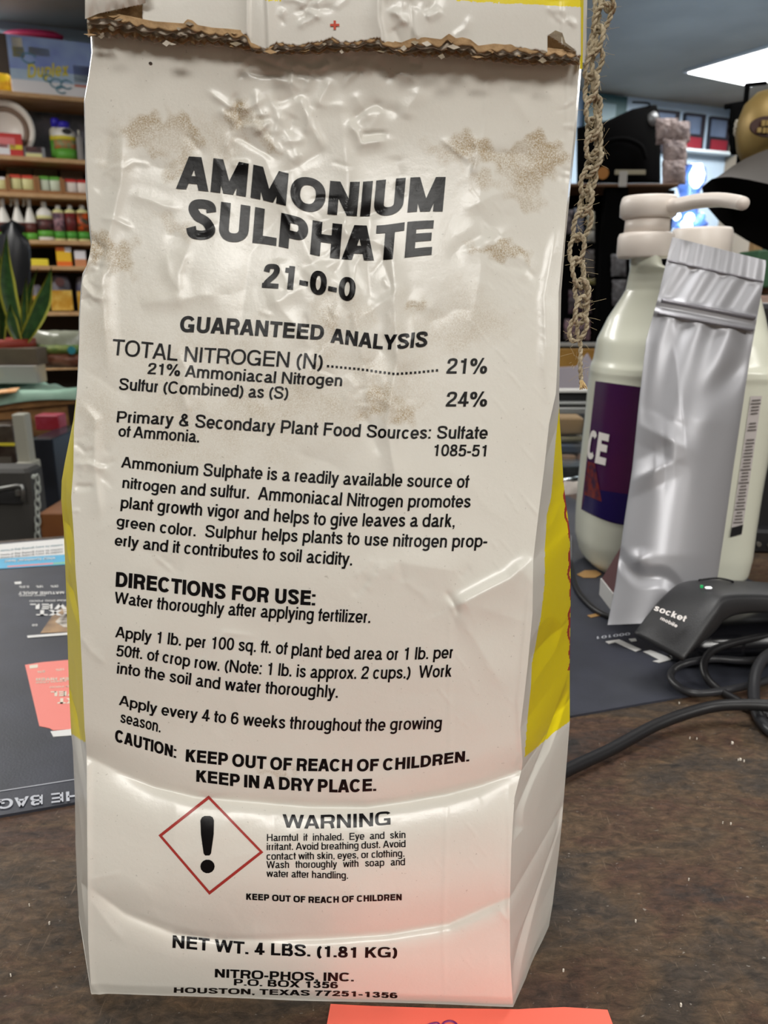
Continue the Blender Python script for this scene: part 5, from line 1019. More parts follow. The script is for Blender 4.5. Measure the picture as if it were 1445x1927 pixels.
MB().lathe(tuple(cc-RN*(r*.78)+np.array([0, 0, z+h*.73])+RD*r*.2), [(r*.42, 0), (r*.4, .004)], 14, R=Rr, sy=.6).build('handle_opening', M_dark, t)
jugS('narrow clear bottle at the right end of the second shelf', 141, 154, 244, 1, pm_('smoke', '#8e8a88'), wh2, [], .05)
# picture hung on the back board behind shelf 2
c0, wv, h = place(44, 152, 203, 1, .30); t = mk('wall_print', *(lambda mb: (mb.v, mb.f))(MB().box(c0+np.array([0, 0, ZS[1]+h/2]), (wv*1.5, .01, h), RR)), pm_('dusky', '#4d5763', c2='#7c7a86', ns=12)); tag(t, 'dusky blue grey printed panel standing behind the blue capped jugs', 'poster')
# shelf 3: trays of cartons
for i, (a, b, top, lab_, c1_, c2_) in enumerate([(-34, 13, 330, 'cardboard tray of white packets at the left frame edge', wht, wyl), (12, 66, 327, 'cardboard tray with red topped packets on the third shelf', pm_('tomato', '#cf4630'), wyl), (68, 116, 330, 'cardboard tray with green topped packets on the third shelf', grn, pm_('mint_white', '#d3dbc4')), (116, 172, 336, 'cardboard tray with crimson topped packets beside the bag', red, pm_('shell', '#efe2d8'))]):
    c, wv, h = place(a, b, top, 2, .04); z = ZS[2]; t = thing('packet_tray', lab_, 'tray', (c[0], c[1], z), 'cardboard trays of packets')
    mb = MB(); mb.box(c+RN*.09+np.array([0, 0, z+.004]), (wv*.97, .18, .008), RR); mb.build('tray_floor', krf, t)
    for sgn in (-1, 1): mb = MB(); mb.box(c+RN*.09+RD*sgn*wv*.46+np.array([0, 0, z+h*.46]), (.012, .18, h*.92), RR); mb.build('tray_side', krf, t)
    mb = MB(); mb.box(c+np.array([0, 0, z+h*.11]), (wv*.9, .004, h*.2), RR); mb.build('tray_front', krf, t)
    for q in (-1, 1):
        pc = c+RN*.06+RD*q*wv*.215; mb = MB(); mb.box(pc+np.array([0, 0, z+.008+h*.40]), (wv*.40, .09, h*.8), RR, bev=.004); pk_ = mb.build('packet', c2_, t, True)
        mb = MB(); mb.box(pc+np.array([0, 0, z+h*.86]), (wv*.41, .092, h*.22), RR, bev=.004); mb.build('packet_top', c1_, pk_)
for i, (a, b, top) in enumerate([(10, 58, 310), (60, 108, 315), (112, 155, 317)]):
    sh_box('khaki_carton', ['dim khaki carton behind the red topped packets', 'dim khaki carton behind the green topped packets', 'dim khaki carton behind the crimson topped packets'][i], 'box', a, b, top, 2, [khk, khk, pm_('taupe', '#857056')][i], .1, .24, 0, 'khaki cartons at the back')
# shelf 4
def sprayer(label, px0, px1):
    t, cc, r, h, z = jugS(label, px0, px1, 372, 3, whp, whp, [('brown_label', .18, .42, pm_('maroon', '#5a2b26')), ('green_band', .02, .18, grn)], .06, 'white spray bottles', 'spray_bottle', .3, .36, .2, .48)
    mb = MB(); mb.box(cc+np.array([0, 0, z+h*.965])-RD*r*.35, (r*1.5, r*.45, h*.07), RR, bev=.004); mb.build('trigger_head', wh2, t)
    mb = MB(); mb.tube([cc-RD*r*.75+np.array([0, 0, z+h*.93]), cc-RD*r*.95+np.array([0, 0, z+h*.80])], .005, 6); mb.build('trigger', wh2, t)
for a, b, l in ((-12, 15, 'white spray bottle cut by the left frame edge'), (17, 41, 'white spray bottle second from the left on the bottle shelf'), (41, 64, 'white spray bottle beside the white gallon jug')): sprayer(l, a, b)
jugS('white plastic jug with dark and green label among the bottles', 65, 97, 378, 3, whp, whp, [('green_band', .10, .26, grn), ('dark_label', .26, .55, drk), ('lime_band', .55, .64, wyl)], .05, None, 'bottle', .32, .34, .14, .72)
for a, b, l, m_ in ((97, 119, 'slim bottle with pink flower label', pm_('orchid', '#5b4652', c2='#b98a92', ns=40)), (120, 141, 'slim bottle with wine red label', pm_('wine', '#4a2a26', c2='#7a1f22', ns=30)), (142, 165, 'slim bottle with orange and black label next to the bag', pm_('ember', '#3a3a26', c2='#d0541e', ns=40))):
    jugS(l, a, b, 385, 3, wyl, whp, [('green_band', .07, .27, pm_('leaf', '#4c9a35')), ('picture_label', .27, .78, m_)], .05, 'slim fertiliser bottles', 'bottle', .42, .45, .12, .82)
# shelf 5
sh_box('yellow_carton', 'low bright yellow box lying on the fifth shelf', 'box', 55, 91, 487, 4, pm_('lemon', '#ecd93a'), .12, .03)
sh_box('orange_carton', 'orange and yellow box standing on the fifth shelf', 'box', 104, 133, 465, 4, pm_('sun', '#f0c024'), .08, .04, 0, None, [('orange_panel', 0, 1, .0, .26, org), ('orange_panel', 0, .55, .8, 1, org), ('white_panel', .6, 1, .75, 1, wht)])
sh_box('small_carton', 'small white and orange box at the right end of the fifth shelf', 'box', 139, 161, 471, 4, wht, .08, .04, 0, None, [('orange_panel', 0, 1, 0, .45, pm_('apricot', '#cf8b5f'))])
# shelf 6
for a, b, top, l in ((58, 80, 535, 'golden pouch behind the plant leaves'), (88, 134, 517, 'golden yellow pouch with dark red disc on the sixth shelf'), (140, 168, 520, 'golden pouch half hidden behind the paper bag')):
    t = soft('treat_pouch', l, 'pouch', a, b, top, 5, pm_('film', '#7a7478', c2='#3b3950', ns=14), parts=[('gold_panel', .04, .96, .03, .58, gold)], seed=a, group='golden treat pouches')
    if a == 88:
        c, wv, h = place(a, b, top, 5, .06); MB().lathe(tuple(c-RN*.012+np.array([0, 0, ZS[5]+h*.80])), [(wv*.2, 0), (wv*.2, .004)], 18, R=Rr).build('red_disc', brn, t)
# ------------------------------------------------------------------ wooden table with the plant
PT = at(75, 747, 2.05); ZT = float(PT[2]); TD = np.array([.714, .700, 0]); TN = np.array([-.700, .714, 0]); TA = math.atan2(.700, .714); TR = RZ(TA)
M_tw2 = mat('table_wood', '#8a6236', .6, c2='#6f4c28', ns=5, stretch=(1, 6, 12))
tbl = thing('wooden_table', 'plain wooden table carrying the snake plant and mint cloth', 'table', (PT[0], PT[1], FLOOR))
P0 = PT.copy(); P0[2] = 0; sR = float((onplane(141, 742, PT, -TN)-PT)@TD)
def tp(s, n, z): return P0+TD*s+TN*n+np.array([0, 0, z])
mb = MB(); mb.box(tp(sR-.75, .40, ZT-.014), (1.5, .80, .028), TR, bev=.003); mb.build('table_top', M_tw2, tbl)
mb = MB(); mb.box(tp(sR-.75, .025, ZT-.066), (1.46, .03, .075), TR); mb.build('apron', M_tw2, tbl)
for s, n in ((sR-.05, .055), (sR-1.42, .055), (sR-.05, .74), (sR-1.42, .74)):
    mb = MB(); mb.box(tp(s, n, (ZT-.03+FLOOR)/2), (.065, .065, ZT-.03-FLOOR), TR); mb.build('leg', M_tw2, tbl)
for y in (770, 784):
    p = onplane(39, y, P0+TN*.008, -TN); MB().lathe(tuple(p), [(.0035, 0), (.0035, .003)], 8, R=TR @ RA(math.pi/2, 'X')).build('screw', M_dark, tbl)
def ont(px, py, dz=0): return onz(px, py, ZT+dz)
M_mint = mat('mint_cloth', '#a8c9b6', .9, bump=.3, bs=120, c2='#94b8a4', ns=12)
r6 = np.random.RandomState(6); n1, n2 = 40, 26; V = []
for j in range(n2):
    for i in range(n1):
        s = sR-1.15+1.17*i/(n1-1); v = j/(n2-1); nn_ = -.012+.40*v; zz = ZT+.006+.010*abs(math.sin(i*.42+j*.3))*abs(math.sin(j*.35-i*.13))+.008*max(0, math.sin(i*.2+1+j*.25))
        if j == 0: zz = ZT-.012-.006*math.sin(i*.5)
        V.append(tp(s, nn_, zz))
q = np.arange(n1*n2).reshape(n2, n1); o = mk('table_cloth', V, np.stack([q[:-1, :-1], q[:-1, 1:], q[1:, 1:], q[1:, :-1]], -1).reshape(-1, 4), M_mint, None, True); o.modifiers.new('t', 'SOLIDIFY').thickness = .002; tag(o, 'rumpled mint green cloth spread over the wooden table edge', 'cloth')
V = []; n1, n2 = 24, 12
for j in range(n2):
    for i in range(n1): p = tp(sR-.42+.42*i/(n1-1), .20+.3*j/(n2-1), ZT+.030+.010*math.sin(i*.7+j)*math.sin(j*.6)); V.append(p)
q = np.arange(n1*n2).reshape(n2, n1); o = mk('patterned_cloth', V, np.stack([q[:-1, :-1], q[:-1, 1:], q[1:, 1:], q[1:, :-1]], -1).reshape(-1, 4), mat('navy_white_cloth', '#d5cbd2', .9, c2='#555c78', ns=22, nd=1, lo=.52, hi=.58), None, True); o.modifiers.new('t', 'SOLIDIFY').thickness = .002; tag(o, 'white cloth with navy blotches folded behind the mint cloth', 'cloth')
V = [ont(-20, 738, .022), ont(37, 731, .022), ont(30, 738, .022), ont(-20, 743, .022)]; o = mk('orange_print_cloth', V+[v+np.array([0, 0, .003]) for v in V], [(3, 2, 1, 0), (4, 5, 6, 7), (0, 1, 5, 4), (1, 2, 6, 5), (2, 3, 7, 6), (3, 0, 4, 7)], mat('orange_cloth', '#d99a62', .9, c2='#e6c39a', ns=60)); tag(o, 'scrap of orange and cream cloth on the mint cloth', 'cloth')
# planter: stone block, wooden box, red rimmed pot, plant
Yp = 2.0
def pbox(name, x0, y0, x1, y1, Y, dep, m, parent, bev=.002, R=None):
    a, b = at(x0, y1, Y), at(x1, y0, Y); a2, b2 = at(x0, (y0+y1)/2, Y), at(x1, (y0+y1)/2, Y)
    w_ = b2[0]-a2[0]; z0_, z1_ = a[2], b[2]; mb = MB(); mb.box(((a2[0]+b2[0])/2, Y+dep/2, (z0_+z1_)/2), (w_, dep, z1_-z0_), R, bev); return mb.build(name, m, parent)
zc = ZT+.028
o = pbox('stone_block', -70, 688, 70, 722, 2.10, .06, mat('sandstone', '#b5a17f', .8, c2='#8e8b88', ns=7, bump=.2), None); tag(o, 'pale sandstone slab carrying the wooden planter box', 'slab')
o = pbox('planter_box', -70, 655, 69, 688, 2.11, .07, mat('grey_brown_wood', '#5d5040', .8, c2='#4c4033', ns=9), None); tag(o, 'grey brown wooden planter box under the red pot', 'planter')
pot = thing('snake_plant', 'variegated snake plant in a red rimmed pot left of the bag', 'plant', at(20, 655, 2.18))
zr0, zr1 = float(at(20, 655, 2.18)[2]), float(at(20, 637, 2.18)[2]); rp_ = (at(64, 645, 2.18)[0]-at(-30, 645, 2.18)[0])/2; cpx = (at(64, 645, 2.18)[0]+at(-30, 645, 2.18)[0])/2
MB().lathe((cpx, 2.18, zr0), [(rp_*.9, 0), (rp_, .004), (rp_, zr1-zr0), (rp_*.93, zr1-zr0), (rp_*.9, (zr1-zr0)*.7)], 32).build('pot', mat('terracotta_red', '#8e2f20', .6), pot, True)
M_leaf = mat('leaf_green', '#24431f', .4, c2='#355a2c', ns=60, spec=.5); M_edge = mat('leaf_edge_yellow', '#a3a13c', .45)
for (bx_, by_, tx_, ty_, w_, cu, yd) in [(42, 640, 13, 438, 13, -14, 0), (44, 642, 97, 501, 13, 8, -.02), (2, 640, -8, 452, 9, 6, .03), (47, 640, 50, 518, 5, -3, -.01), (34, 640, 19, 570, 9, -5, -.03), (50, 636, 72, 503, 6, -10, .03), (-12, 640, -30, 470, 12, 0, .01)]:
    a = np.array([bx_, by_], float); b = np.array([tx_, ty_], float); n = 16; ctr_ = []
    nrm = np.array([-(b-a)[1], (b-a)[0]]); nrm /= np.linalg.norm(nrm)
    rows = {k: [] for k in range(5)}
    for i in range(n):
        t_ = i/(n-1); p = a+(b-a)*t_+nrm*cu*math.sin(math.pi*t_); wd = w_*(.55+.75*math.sin(math.pi*(t_*.8+.12)))*(1-max(0, t_-.55)/.45)**.8
        if t_ > .99: wd = .2
        for k, (f, dz) in enumerate([(-1, 0), (-.72, .006), (0, .012), (.72, .006), (1, 0)]): q_ = p+nrm*wd*f; rows[k].append(at(q_[0], q_[1], 2.17+yd+dz))
    def strip(ks, nm, m_):
        V = np.array([rows[k] for k in ks]); q = np.arange(V.shape[0]*n).reshape(V.shape[0], n); o = mk(nm, V.reshape(-1, 3), np.stack([q[:-1, :-1], q[:-1, 1:], q[1:, 1:], q[1:, :-1]], -1).reshape(-1, 4), m_, lf if nm != 'leaf' else pot, True); return o
    lf = None; lf = strip([1, 2, 3], 'leaf', M_leaf); strip([0, 1], 'leaf_edge', M_edge); strip([3, 4], 'leaf_edge', M_edge)
# clear bag of bark on the table
t = thing('bark_bag', 'clear plastic bag of brown treats with green label on the table', 'bag', at(105, 692, 2.25))
def pillow(nm, x0, y0, x1, y1, Y, dep, m_, parent, seed=0, sag=0.0):
    r = np.random.RandomState(seed); n = 16; V = []
    for j in range(n):
        for i in range(n):
            u, v = i/(n-1), j/(n-1); b = (math.sin(math.pi*u)*math.sin(math.pi*v))**.5; V.append(at(x0+(x1-x0)*u+r.uniform(-.8, .8), y0+(y1-y0)*v+r.uniform(-.8, .8), Y-dep*b*(1+sag*v)+r.uniform(-.002, .002)))
    V2 = [np.array([p[0], Y+(Y-p[1])*.5+.002, p[2]]) for p in V]; q = np.arange(n*n).reshape(n, n); F_ = np.stack([q[:-1, :-1], q[1:, :-1], q[1:, 1:], q[:-1, 1:]], -1).reshape(-1, 4); return mk(nm, V+V2, [tuple(f) for f in F_]+[tuple(f[::-1]+n*n) for f in F_], m_, parent, True)
pillow('film', 62, 622, 160, 692, 2.25, .03, mat('clear_film', '#8e9180', .25, c2='#a3a698', ns=10, spec=.8), t, 1)
pillow('green_label', 68, 648, 158, 668, 2.235, .03, pm_('moss', '#5c7a3a', c2='#8f9a50', ns=30), t, 2); pillow('brown_treats', 72, 664, 156, 692, 2.235, .035, pm_('bark', '#6b3a26', c2='#91604c', ns=40), t, 3)
MB().lathe(tuple(at(135, 659, 2.195)), [(.011, 0), (.011, .003)], 16, R=RA(math.pi/2, 'X')).build('blue_dot', pm_('cyan', '#2f8a98'), t)
# ------------------------------------------------------------------ black chair behind the table
ch = thing('office_chair', 'black padded chair back behind the snake plant', 'chair', at(30, 700, 3.4)*np.array([1, 1, 0])+np.array([0, 0, FLOOR]))
M_lea = mat('black_leather', '#1d1e22', .35, spec=.6); 
V = []; n = 20
for j in range(n):
    for i in range(n):
        u, v = i/(n-1), j/(n-1); a = 2*u-1; hw_ = 40*(1-(1-v)**5*.9)**.5 if v < .5 else 40; y = 413+(560-413)*v+10*a*a*(1-v); x = 22+a*hw_*min(1, .35+v*3)-6*v; V.append(at(x, y, 3.4-.05*math.cos(a*1.4)*math.cos((v-.5)*2)))
q = np.arange(n*n).reshape(n, n); o = mk('backrest', V, np.stack([q[:-1, :-1], q[1:, :-1], q[1:, 1:], q[:-1, 1:]], -1).reshape(-1, 4), M_lea, ch, True); sm = o.modifiers.new('t', 'SOLIDIFY'); sm.thickness = .06; sm.offset = -1
pc = at(22, 600, 3.45); mb = MB(); mb.box((pc[0], 3.5, (-.30+pc[2])/2+.05), (.06, .03, pc[2]+.34), bev=.005); mb.build('back_post', M_black, ch); mb = MB(); mb.box((pc[0], 3.3, -.42), (.48, .46, .07), bev=.02); mb.build('seat', M_lea, ch, True)
MB().lathe((pc[0], 3.3, FLOOR+.06), [(.03, 0), (.03, .43)], 12).build('gas_column', M_black, ch)
for k in range(5):
    a = k*2*math.pi/5; e = np.array([pc[0]+.28*math.cos(a), 3.3+.28*math.sin(a), FLOOR+.05]); MB().tube([np.array([pc[0], 3.3, FLOOR+.1]), e], .018, 8).build('foot', M_black, ch); MB().lathe((e[0], e[1], FLOOR), [(.02, 0), (.026, .02), (.02, .045)], 10).build('caster', M_black, ch)
# ------------------------------------------------------------------ under the table: dark case with handle, chain, post and odds
cs = thing('tool_case', 'dark grey case with a metal handle below the table', 'case', (at(20, 1000, 1.30)[0], 1.36, FLOOR))
CYy = 1.32; x0c, x1c = at(-120, 950, CYy)[0], at(61, 950, CYy)[0]; zt = float(at(30, 884, CYy)[2]); zb = FLOOR
M_case = mat('dark_grey_case', '#3a3835', .6, bump=.1, bs=300); mb = MB(); mb.box(((x0c+x1c)/2, CYy+.03, (zt+zb)/2), (x1c-x0c, .06, zt-zb), bev=.006); mb.build('case_body', M_case, cs)
hp = [at(x, y, CYy-.018) for x, y in [(-60, 948), (-60, 926), (0, 920), (32, 914), (41, 914), (43, 924), (43, 943)]]; MB().tube(hp, .0032, 8).build('handle', mat('brushed_steel', '#8f8f8c', .35, metal=.8), cs, True)
pbox('handle_plate', -60, 924, 41, 950, CYy-.006, .006, M_dark, cs); pbox('latch', 27, 921, 37, 935, CYy-.010, .005, mat('brushed_steel', '#8f8f8c'), cs)
cn = thing('chain', 'hanging galvanised steel chain beside the dark grey case', 'chain', at(71, 1010, 1.24)); M_galv = mat('galvanised', '#a5a9a2', .45); sc_ = 1.24/FPX
for k in range(9):
    c = at(71, 903+k*15.4, 1.24); P = []
    for i in range(14):
        a = 2*math.pi*i/14; rx, rz = (.0038 if k % 2 else .0012), .0078; P.append(c+np.array([rx*math.cos(a), (.0010 if k % 2 else .0034)*math.cos(a), rz*math.sin(a)*1.25]))
    MB().tube(P, .0013, 6, closed=True).build('link', M_galv, cn, True)
MB().lathe(tuple(at(64, 897, 1.235)), [(.004, 0), (.003, .004)], 10, R=RA(math.pi/2, 'X')).build('bolt', M_galv, cn)
t = thing('display_post', 'pale grey metal post with a small foot below the table', 'post', at(40, 886, 1.62)); pbox('post', 28, 780, 52, 884, 1.62, .03, mat('pale_grey_metal', '#9c9a8d', .5), t); pbox('foot', 28, 872, 58, 888, 1.60, .05, mat('pale_grey_metal', '#9c9a8d'), t)
sbx = [('crimson_cloth', 66, 782, 110, 810, 1.9, .05, pm_('crimson_pink', '#a8455a', c2='#8c1526', ns=14), 'crimson and pink cloth hanging under the table', 'cloth'), ('dark_bin', 66, 826, 108, 990, 1.75, .2, mat('midnight_plastic', '#20242c', .25), 'glossy midnight blue bin below the table', 'bin'), ('magazine_stack', -40, 800, 27, 880, 1.9, .1, pm_('umber', '#2e1e16', c2='#4c4338', ns=20), 'dark magazines stacked below the left end of the table', 'magazines'), ('wood_crate', 78, 966, 150, 1060, 1.25, .1, mat('orange_wood', '#7a4a1e', .6, c2='#6a3c16', ns=8), 'orange brown wooden crate below the table beside the chain', 'crate')]
for nm, a, b, c_, d, Y, dp, m_, l, ct in sbx: o = pbox(nm, a, b, c_, d, Y, dp, m_, None); tag(o, l, ct)
t = bpy.data.objects['magazine_stack']; pbox('yellow_spine', -40, 834, 27, 839, 1.895, .004, yel, t, 0); pbox('pale_spine', -40, 860, 22, 876, 1.895, .004, pm_('ash', '#5d564d'), t, 0)
# ------------------------------------------------------------------ right background: framed pictures on the back wall
def onw(px, py, off=0.0): return onplane(px, py, RN*(NB-off), -RN)
def wquad(nm, x0, y0, x1, y1, off, th, m_, parent):
    a, b = onw(x0, (y0+y1)/2, off), onw(x1, (y0+y1)/2, off); t_, u_ = onw((x0+x1)/2, y0, off), onw((x0+x1)/2, y1, off); mb = MB(); mb.box(((a[0]+b[0])/2, (a[1]+b[1])/2, (t_[2]+u_[2])/2), (float((b-a)@RD), th, float(t_[2]-u_[2])), RR); return mb.build(nm, m_, parent)
for i, (x0, y0, x1, y1, l) in enumerate([(1233, 208, 1274, 286, 'black framed picture behind the crumpled paper bundle'), (1285, 214, 1323, 283, 'middle black framed picture with a red lower half'), (1333, 221, 1371, 288, 'black framed picture with red lower half nearest the gold cap'), (1380, 226, 1418, 293, 'black framed picture mostly hidden behind the gold cap')]):
    t = thing('framed_picture', l, 'picture', onw((x0+x1)/2, y1, .02), 'black framed pictures on the back wall')
    wquad('frame', x0, y0, x1, y1, .02, .03, mat('black_frame', '#23212c', .4), t); wquad('upper_print', x0+5, y0+5, x1-5, (y0*.45+y1*.55), .042, .008, pm_('haze_blue', '#62728e', c2='#46566e', ns=4), t)
    if i: wquad('red_print', x0+4, y0*.36+y1*.64, x1-4, y1-4, .042, .008, pm_('deep_red', '#7c1a2c'), t)
wquad('trim_1', 1250, 286, 1440, 291, .05, .10, mat('white_trim', '#c3d0da', .6), None)['kind'] = 'structure'
t = wquad('teal_banner', 1100, 178, 1177, 250, .03, .02, pm_('deep_teal', '#17464d'), None); tag(t, 'dark teal banner with pale emblem on the far wall', 'banner'); wquad('pale_emblem', 1130, 195, 1158, 228, .045, .006, pm_('teal_grey', '#5f7b86'), t)
# blue lit glass
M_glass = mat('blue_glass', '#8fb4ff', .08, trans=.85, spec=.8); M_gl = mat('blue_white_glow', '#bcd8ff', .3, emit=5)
gv = thing('glass_vase', 'glowing blue glass vase against the far wall', 'vase', at(1290, 430, 4.6)); c = at(1290, 430, 4.6)
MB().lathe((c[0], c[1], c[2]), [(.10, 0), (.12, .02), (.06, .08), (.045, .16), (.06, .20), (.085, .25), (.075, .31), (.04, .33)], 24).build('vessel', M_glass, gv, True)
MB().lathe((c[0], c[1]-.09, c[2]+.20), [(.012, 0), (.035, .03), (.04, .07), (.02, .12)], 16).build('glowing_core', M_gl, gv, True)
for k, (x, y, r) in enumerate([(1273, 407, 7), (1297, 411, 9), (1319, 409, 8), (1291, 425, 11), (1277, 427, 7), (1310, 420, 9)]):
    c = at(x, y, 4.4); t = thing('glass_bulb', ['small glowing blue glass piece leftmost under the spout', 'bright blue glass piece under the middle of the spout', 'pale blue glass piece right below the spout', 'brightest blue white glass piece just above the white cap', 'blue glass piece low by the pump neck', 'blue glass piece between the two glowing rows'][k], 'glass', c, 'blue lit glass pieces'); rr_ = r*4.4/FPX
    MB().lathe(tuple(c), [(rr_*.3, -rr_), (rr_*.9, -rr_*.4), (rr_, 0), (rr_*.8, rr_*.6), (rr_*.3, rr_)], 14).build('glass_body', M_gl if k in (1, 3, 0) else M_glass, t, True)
l = bpy.data.lights.new('glass_glow', 'POINT'); l.energy = 22; l.color = (.55, .75, 1); l.shadow_soft_size = .12; o = bpy.data.objects.new('glass_glow', l); o.location = tuple(at(1310, 385, 4.3)); C.objects.link(o)
# black gear on a shelf
M_blk = mat('matte_black', '#060607', .9, spec=.08); M_brd = mat('brown_board', '#6a4a30', .6)
gw = thing('gear_shelf', 'brown shelf board over a black merchandise panel right of the twine', 'shelf', at(1190, 350, 2.6)*np.array([1, 1, 0])+np.array([0, 0, FLOOR]))
pbox('shelf_board', 1020, 345, 1278, 351, 2.6, .35, M_brd, gw); 
a, b = at(1020, 350, 2.72), at(1290, 350, 2.72); mb = MB(); mb.box(((a[0]+b[0])/2, 2.83, (float(at(1150, 350, 2.72)[2])+FLOOR)/2), (b[0]-a[0], .03, float(at(1150, 350, 2.72)[2])-FLOOR)); mb.build('black_panel', M_blk, gw)
pbox('black_post', 1118, 351, 1158, 1000, 2.62, .04, M_blk, gw)
t = thing('black_bags', 'large black duffel bag on the brown shelf board', 'bag', at(1180, 345, 2.7))
n = 22; V = []
for j in range(n):
    for i in range(n):
        u, v = i/(n-1), j/(n-1); x = 1085+(1243-1085)*u; top = np.interp(x, [1085, 1140, 1190, 1235, 1243], [240, 228, 205, 196, 225]); b_ = (math.sin(math.pi*min(.97, max(.03, u)))*math.sin(math.pi*min(.97, .12+v*.7)))**.4; V.append(at(x, top+(345-top)*v, 2.78-.12*b_))
q = np.arange(n*n).reshape(n, n); o = mk('bag_body', V, np.stack([q[:-1, :-1], q[1:, :-1], q[1:, 1:], q[:-1, 1:]], -1).reshape(-1, 4), M_blk, t, True); sm = o.modifiers.new('t', 'SOLIDIFY'); sm.thickness = .1; sm.offset = -1
MB().tube(spline([at(x, y, 2.62) for x, y in [(1120, 290), (1140, 268), (1175, 262), (1205, 275), (1215, 300)]], 5), .008, 6).build('carry_strap', M_blk, t, True)
o = MB().lathe(tuple(at(1134, 326, 2.6)), [(.018, 0), (.018, .004)], 20, R=RA(math.pi/2, 'X')).build('orange_disc', pm_('amber', '#a86b1c')); tag(o, 'round amber sticker on the black duffel bag', 'sticker')
t = thing('white_tag', 'white cross shaped paper tag at the foot of the black bag', 'tag', at(1172, 350, 2.6)); pbox('tag_strip', 1157, 319, 1215, 329, 2.60, .004, pm_('buff', '#a29a84'), t); pbox('tag_drop', 1165, 322, 1180, 352, 2.595, .004, pm_('pale_ash', '#b3b0ac'), t)
t = thing('clip_lamp', 'small silver clip lamp on a thin curved arm above the black bag', 'lamp', at(1222, 228, 2.7)); MB().lathe(tuple(at(1222, 228, 2.72)), [(.012, -.02), (.022, 0), (.02, .025)], 14, R=RA(1.0, 'Y')).build('lamp_head', mat('dull_silver', '#8d8f92', .4, metal=.5), t, True)
MB().tube(spline([at(1217, 224, 2.72), at(1214, 208, 2.72), at(1222, 195, 2.72), at(1190, 192, 2.72)], 5), .003, 5).build('lamp_arm', M_blk, t)
t = thing('paper_bundle', 'crumpled pinkish white bundle of printed bags beside the black duffel', 'bundle', at(1270, 345, 2.64)); M_pw = mat('pinkish_film', '#c9b6b4', .5, c2='#9c8c8e', ns=28, bump=1, bs=60, bd=.02)
for k, (a, b, c_, d) in enumerate([(1234, 222, 1275, 272), (1262, 228, 1298, 268), (1248, 262, 1292, 312), (1246, 300, 1290, 347)]): pillow('crumpled_bag', a, b, c_, d, 2.66-.01*k, .018, M_pw, t, 10+k)
for k, (x0, y0, x1, y1, c_, l) in enumerate([(1052, 395, 1078, 440, '#8f8790', 'lilac grey hanging packet nearest the bag edge'), (1080, 392, 1098, 440, '#7c8396', 'blue grey hanging packet behind the large twine loop'), (1104, 398, 1119, 432, '#b9b6a4', 'cream hanging packet right of the large twine loop'), (1104, 434, 1119, 456, '#8e8d88', 'grey hanging packet below the cream one'), (1098, 470, 1118, 520, '#5a5652', 'dim grey brown hanging packet half way down the panel'), (1095, 524, 1120, 536, '#7b7540', 'olive yellow hanging card low on the panel'), (1070, 545, 1112, 590, '#4a3440', 'plum hanging packet behind the twine knot'), (1062, 600, 1110, 640, '#7a5e68', 'dusty pink packet just above the steel rail'), (1150, 478, 1178, 520, '#77787c', 'silver hanging packet left of the pump neck'), (1152, 526, 1180, 575, '#5f5e62', 'grey hanging packet below the silver one')]):
    o = pillow('hanging_packet', x0, y0, x1, y1, 2.60, .012, mat('packet_'+c_, c_, .5, c2='#3a3438', ns=30), None, 30+k); tag(o, l, 'packet', 'packets hanging on the black panel')
# ------------------------------------------------------------------ glass display case behind the counter
M_st = mat('brushed_steel', '#8f8f8c'); M_alu = mat('aluminium', '#a9aaa8', .35, metal=.5); dc = thing('display_case', 'glass display case with steel rails between the bag and the jugs', 'display case', at(1090, 1000, 1.2)*np.array([1, 1, 0])+np.array([0, 0, FLOOR])); YD = 1.12
for nm, y0, y1, m_, Yx in [('back_rail', 645, 652, M_alu, 1.75), ('back_rail', 652, 657, M_black, 1.76), ('wood_panel', 657, 740, mat('honey_wood', '#8c6420', .5, c2='#a98238', ns=6), 1.72), ('front_rail', 733, 739, mat('white_edge', '#dcdad6', .4), 1.16), ('black_channel', 739, 757, M_black, 1.17), ('front_rail', 757, 762, M_alu, 1.15), ('front_rail', 768, 779, M_alu, 1.14)]:
    pbox(nm, 930, y0, 1420, y1, Yx, .02, m_, dc, .001)
for k, (x0, y0, x1, y1, c_, l) in enumerate([(1040, 786, 1098, 818, '#b08c62', 'tan box on the upper shelf of the display case'), (1046, 822, 1102, 832, '#8f8260', 'flat olive box in the display case'), (1040, 836, 1100, 853, '#4a5264', 'slate blue box in the display case'), (1050, 856, 1084, 874, '#b98f70', 'peach box in the display case'), (1086, 856, 1104, 876, '#a07868', 'rosy box at the right in the display case')]):
    o = pbox('case_box', x0, y0, x1, y1, 1.3, .1, mat('casebox'+c_, c_, .6, c2='#6a5a48', ns=14, lo=.5, hi=.8), None, .003); tag(o, l, 'box', 'boxes inside the display case')
pbox('glass_shelf', 930, 876, 1400, 880, 1.25, .3, mat('grey_glass', '#6b7076', .15), dc); pbox('case_floor', 930, 960, 1420, 1020, 1.45, .03, mat('case_floor', '#2b2a2b', .7), dc); pbox('case_back', 930, 780, 1420, 962, 1.52, .02, mat('case_floor', '#2b2a2b'), dc)
pbox('glass_pane', 930, 779, 1420, 1010, 1.15, .004, mat('clear_pane', '#e8f0f2', .02, trans=.97), dc, 0)
mb = MB(); mb.tube([at(1030, 908, 1.13), at(1110, 896, 1.13)], .0030, 8); mb.build('reflection_bar', mat('reflection_metal', '#c9d3da', .12, metal=.9), dc, True)  # shiny bar added in place of a bright reflection on the case
o = pillow('paper_receipts', 1040, 906, 1104, 996, 1.10, .03, mat('soft_white_paper', '#b9b0a8', .8, c2='#d2c9c0', ns=20, bump=.5, bs=60), None, 5); tag(o, 'crumpled whitish paper between the bag and the pump jug', 'paper')
